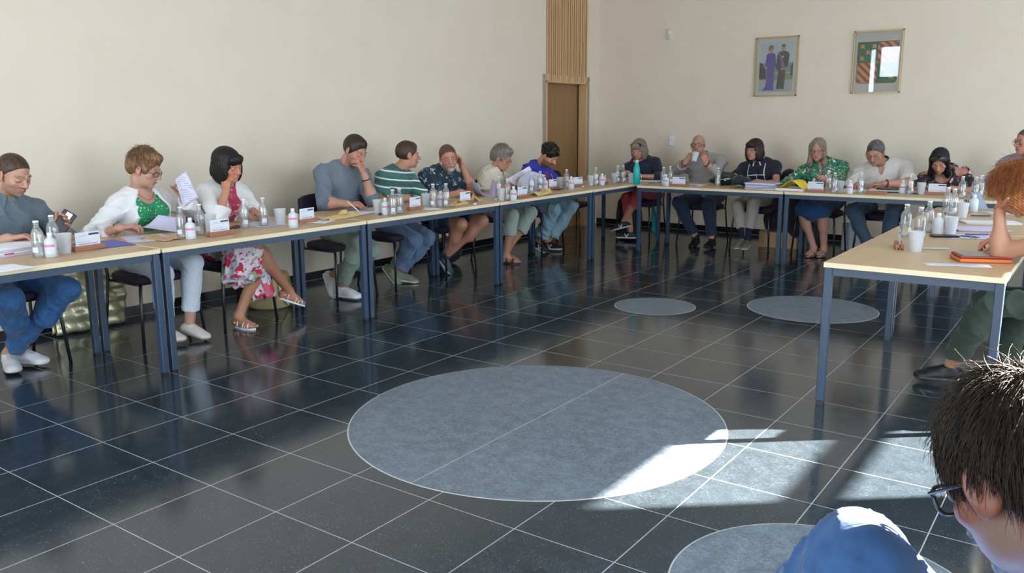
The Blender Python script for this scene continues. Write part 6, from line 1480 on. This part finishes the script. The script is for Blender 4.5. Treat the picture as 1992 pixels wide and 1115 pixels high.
# coat over the chair, cardboard box, bin, bags along the back wall
bagobj('coat', [RC((1.86, 8.12, .80), (1.84, 8.10, .30), .09, .12, .05), RC((1.98, 8.06, .72), (2.02, 8.02, .22), .07, .10, .05), RC((1.74, 8.0, .50), (1.80, 7.9, .32), .10, .13, .05)], .010, clothmat('dark_coat', '0c0b18', '131124'), 'dark coat hanging over a chair behind the table joint', 'coat', (1.88, 8.08, 0), wrinkle(.008))
cb = empty('cardboard_box', (1.80, 8.10, 0), .1, 'small cardboard box on the floor under the dark coat', 'box'); MB().box((0, 0, .09), (.42, .24, .18)).build('carton', M['kraft'], cb); MB().box((0, 0, .181), (.42, .05, .002)).build('packing_tape', mat('tape', (.35, .22, .11, 1), .3), cb)
bg = bagobj('tote_bag', [EL((2.18, 8.16, .14), (.10, .10, .15), None, .03), EL((2.18, 8.16, .24), (.08, .07, .08), None, .03), PL((0, 0, .004), (0, 0, -1), k=.004)], .008, mat('dark_green_bag', (.02, .035, .035, 1), .6), 'dark green bag on the floor left of the bare legs', 'bag', (2.18, 8.16, 0), wrinkle(.006))
wb = MB(); wb.box((0, 0, .16), (.22, .12, .32), mat('white_paper_bag', (.52, .56, .62, 1), .6), bev=.01); wb.build('paper_bag', None, loc=(2.56, 8.25, 0), rot=.1, cat='bag', label='white paper bag on the floor right of the bare legs')
bagobj('plastic_bag', [EL((3.0, 8.22, .12), (.15, .12, .13), None, .03), EL((3.08, 8.2, .20), (.09, .08, .08), None, .03), PL((0, 0, .004), (0, 0, -1), k=.004)], .007, noisy('teal_plastic', (.10, .42, .38, 1), (.35, .68, .62, 1), 14, .3, .5), 'pale teal plastic bag on the floor under the off-white polo man', 'bag', (3.0, 8.2, 0), wrinkle(.012, 1.6))
bagobj('shoulder_bag', [EL((4.60, 4.22, .12), (.16, .12, .13), None, .03), EL((4.60, 4.22, .2), (.10, .08, .06), None, .03), PL((0, 0, .004), (0, 0, -1), k=.004)], .006, mat('black_shiny_bag', (.012, .014, .02, 1), .25), 'round black bag on the floor under the right table row', 'bag', (4.60, 4.22, 0))

# ------------------------------------------------------------------ the back wall: pictures, sockets, sensor
YW = YB
M['frame_gold'] = mat('thin_gold_frame', (.42, .31, .14, 1), .35, .4)
def pic(name, x0, x1, z0, z1, lab):
    e = empty(name, ((x0 + x1) / 2, YW, (z0 + z1) / 2), 0, lab, 'picture'); W, H = x1 - x0, z1 - z0; f = MB(); t = .014
    for s in (-1, 1): f.box((s * (W / 2 - t / 2), -.012, 0), (t, .024, H)); f.box((0, -.012, s * (H / 2 - t / 2)), (W, .024, t))
    f.build('frame', M['frame_gold'], e); MB().box((0, -.004, 0), (W - .01, .006, H - .01)).build('mount', M['card2'], e); return e, W, H
M['card2'] = mat('passepartout', (.62, .60, .55, 1), .8)
pm = lambda n, c: mat('print_' + n, c, .7)
def flat(e, name, shapes):
    o = MB()
    for k, (pts, m_) in enumerate(shapes):
        o.poly([(x, -.0072 - .00012 * k, z) for x, z in pts], (0, -.00008, 0), m_)
    return o.build(name, None, e)
e, W, H = pic('framed_portrait', 1.112, 1.632, 1.713, 2.412, 'framed portrait of a couple, woman in a long violet dress, man in dark uniform')
Rr = lambda x0, x1, z0, z1: [(x0, z0), (x1, z0), (x1, z1), (x0, z1)]
def oval(cx, cz, rx, rz, n=20): return [(cx + rx * math.cos(2 * PI * i / n), cz + rz * math.sin(2 * PI * i / n)) for i in range(n)]
sky_, sea_, gr_, st_, vi_, bl_, sk_, ha_, sash_ = pm('sky', 'b8c4c8'), pm('haze', '6f8fa0'), pm('green', '7c8a66'), pm('stone', 'a6adb0'), pm('violet', '46309a'), pm('black', '1b1b20'), pm('skin', 'c08a72'), pm('hair', '7a5a3c'), pm('sash', '7c4c8a')
flat(e, 'portrait_print', [(Rr(-.205, .205, -.295, .290), sky_), (Rr(-.205, .205, -.10, .045), sea_), (Rr(-.205, .205, -.17, -.03), gr_), (Rr(-.205, .205, -.295, -.155), st_), (Rr(-.205, .205, -.085, -.07), st_),
 ([(-.205, -.14), (-.115, -.14), (-.13, -.03), (-.175, .04), (-.205, .06)], bl_), ([(.175, -.11), (.205, -.11), (.205, .05), (.18, .0)], bl_),
 ([(-.165, -.278), (-.02, -.278), (-.022, -.05), (-.016, .05), (-.018, .148), (-.045, .165), (-.085, .165), (-.118, .148), (-.130, .06), (-.118, -.02), (-.108, -.12), (-.125, -.24)], vi_),
 ([(-.135, .0), (-.115, .01), (-.105, .14), (-.122, .145)], vi_), ([(-.02, .0), (.0, -.02), (-.01, .12), (-.02, .14)], vi_), (oval(-.066, .208, .026, .036), sk_), (Rr(-.078, -.054, .158, .18), sk_), (oval(-.068, .232, .031, .022), ha_), (oval(-.092, .208, .010, .028), ha_),
 ([(.012, -.268), (.055, -.262), (.082, -.262), (.095, -.275), (.105, -.262), (.118, -.04), (.142, .02), (.158, .13), (.140, .165), (.095, .18), (.060, .18), (.022, .165), (.006, .12), (.0, -.02), (.03, -.05)], bl_),
 ([(.020, .160), (.040, .165), (.118, -.02), (.085, -.045), (.06, .02)], sash_), (oval(.079, .215, .024, .036), sk_), (oval(.080, .243, .026, .015), pm('grey_hair', '4a4240')), (oval(.075, .112, .011, .013), pm('medal', 'd8d8dc')), (oval(.075, -.03, .015, .018), sk_), (oval(.118, -.03, .012, .02), sk_), (oval(-.12, -.01, .012, .02), sk_)])
MB().box((0, -.017, 0), (W - .03, .002, H - .03)).build('glass_pane', glass_mat('picture_glass', (1, 1, 1, 1), .03), e)
e, W, H = pic('framed_coat_of_arms', 2.262, 2.785, 1.722, 2.414, 'framed coat of arms, quartered green and red-and-gold stripes')
ro = [(-.205, .225), (.235, .225), (.235, -.20)] + [(.20 + .035 * math.cos(a), -.20 - .035 * math.sin(a) - .0) for a in (0, .5, 1.0, 1.57)] + [(-.17 - .035 * math.sin(a), -.20 - .035 * math.cos(a)) for a in (0, .5, 1.0, 1.57)]
g1, go_, rd_, bd_ = pm('heraldic_green', '2e6a4c'), pm('heraldic_gold', 'c99a62'), pm('heraldic_red', '9c3a2e'), pm('heraldic_border', '3a3230')
ro = [(x - .015, z) for x, z in ro]
sc_ = lambda P_, k_: [(x * k_, z * k_) for x, z in P_]
sh = [(ro, bd_), ([(-.214, .219), (-.0, .219), (-.0, -.008), (-.214, -.008)], g1), ([(.0, .219), (.214, .219), (.214, -.008), (.0, -.008)], go_), ([(-.214, -.008), (.0, -.008), (.0, -.229), (-.190, -.229), (-.205, -.222), (-.214, -.20)], go_), ([(.0, -.008), (.214, -.008), (.214, -.20), (.205, -.222), (.19, -.229), (.0, -.229)], g1)]
def clip_band(x0, x1, z0, z1, c, wd):      # diagonal band x+z=c clipped to a rectangle
    P_ = [(x0, z0), (x1, z0), (x1, z1), (x0, z1)]
    for sgn, lim in ((1, c + wd), (-1, -(c - wd))):
        out = []
        for i in range(len(P_)):
            a, b = P_[i], P_[(i + 1) % len(P_)]; fa, fb = sgn * (a[0] + a[1]) - lim, sgn * (b[0] + b[1]) - lim
            if fa <= 0: out.append(a)
            if (fa <= 0) != (fb <= 0): t_ = fa / (fa - fb); out.append((a[0] + (b[0] - a[0]) * t_, a[1] + (b[1] - a[1]) * t_))
        P_ = out
        if len(P_) < 3: return None
    return P_
for x0, x1, z0, z1 in ((.0, .214, -.008, .219), (-.21, .0, -.222, -.008)):
    for k_ in range(-6, 7):
        c_ = (x0 + x1 + z0 + z1) / 2 + k_ * .088; b_ = clip_band(x0, x1, z0, z1, c_, .020)
        if b_: sh.append((b_, rd_))
for cx, cz in ((-.168, .175), (-.105, .11), (-.168, .045), (-.04, .175), (.155, -.165), (.06, -.08)):
    for k_ in range(4): a = PI / 4 + k_ * PI / 2; sh.append((oval(cx + .014 * math.cos(a), cz + .014 * math.sin(a), .012, .012, 10), go_))
    sh.append(([(cx, cz - .003), (cx + .03, cz - .034), (cx + .034, cz - .030), (cx + .004, cz + .002)], go_))
flat(e, 'shield_print', sh)
MB().box((0, -.017, 0), (W - .03, .002, H - .03)).build('glass_pane', glass_mat('picture_glass_2', (1, 1, 1, 1), .03), e)
def wallbox(name, x, z, w_, h_, d_, lab, cat, mt, extra=None):
    e = empty(name, (x, YW, z), 0, lab, cat); MB().box((0, -d_ / 2, 0), (w_, d_, h_), None, bev=.004).build('housing', mt, e)
    if extra: extra(e, d_)
    return e
wallbox('motion_sensor', -.035, 2.525, .06, .13, .04, 'small white motion sensor high on the back wall', 'sensor', mat('sensor_white', (.62, .60, .56, 1), .5), lambda e, d: MB().box((0, -d - .004, .02), (.035, .012, .04), None, bev=.005).build('lens_window', M['cap_w'], e))
def sw(e, d):
    for q in (-1, 1): MB().box((0, -d - .002, q * .034), (.06, .006, .058), None, bev=.003).build('rocker', M['cap_w'], e)
wallbox('light_switch', .027, 1.168, .082, .145, .012, 'double white light switch on the back wall', 'light switch', mat('switch_white', (.66, .64, .60, 1), .5), sw)
def so(e, d): MB().lathe([(0, 0), (.021, 0), (.021, .004), (0, .004)], None, 20).build('socket_well', mat('socket_grey', (.22, .22, .22, 1), .6), e).rotation_euler = (PI / 2, 0, 0); e.children[-1].location = (0, -d, 0)
wallbox('wall_socket', .04, .40, .08, .115, .012, 'wall socket below the light switch', 'socket', mat('socket_white', (.6, .6, .57, 1), .5), so)
wallbox('wall_socket', 1.69, .392, .08, .115, .012, 'wall socket right of the dark coat', 'socket', M['cap_w'], so)
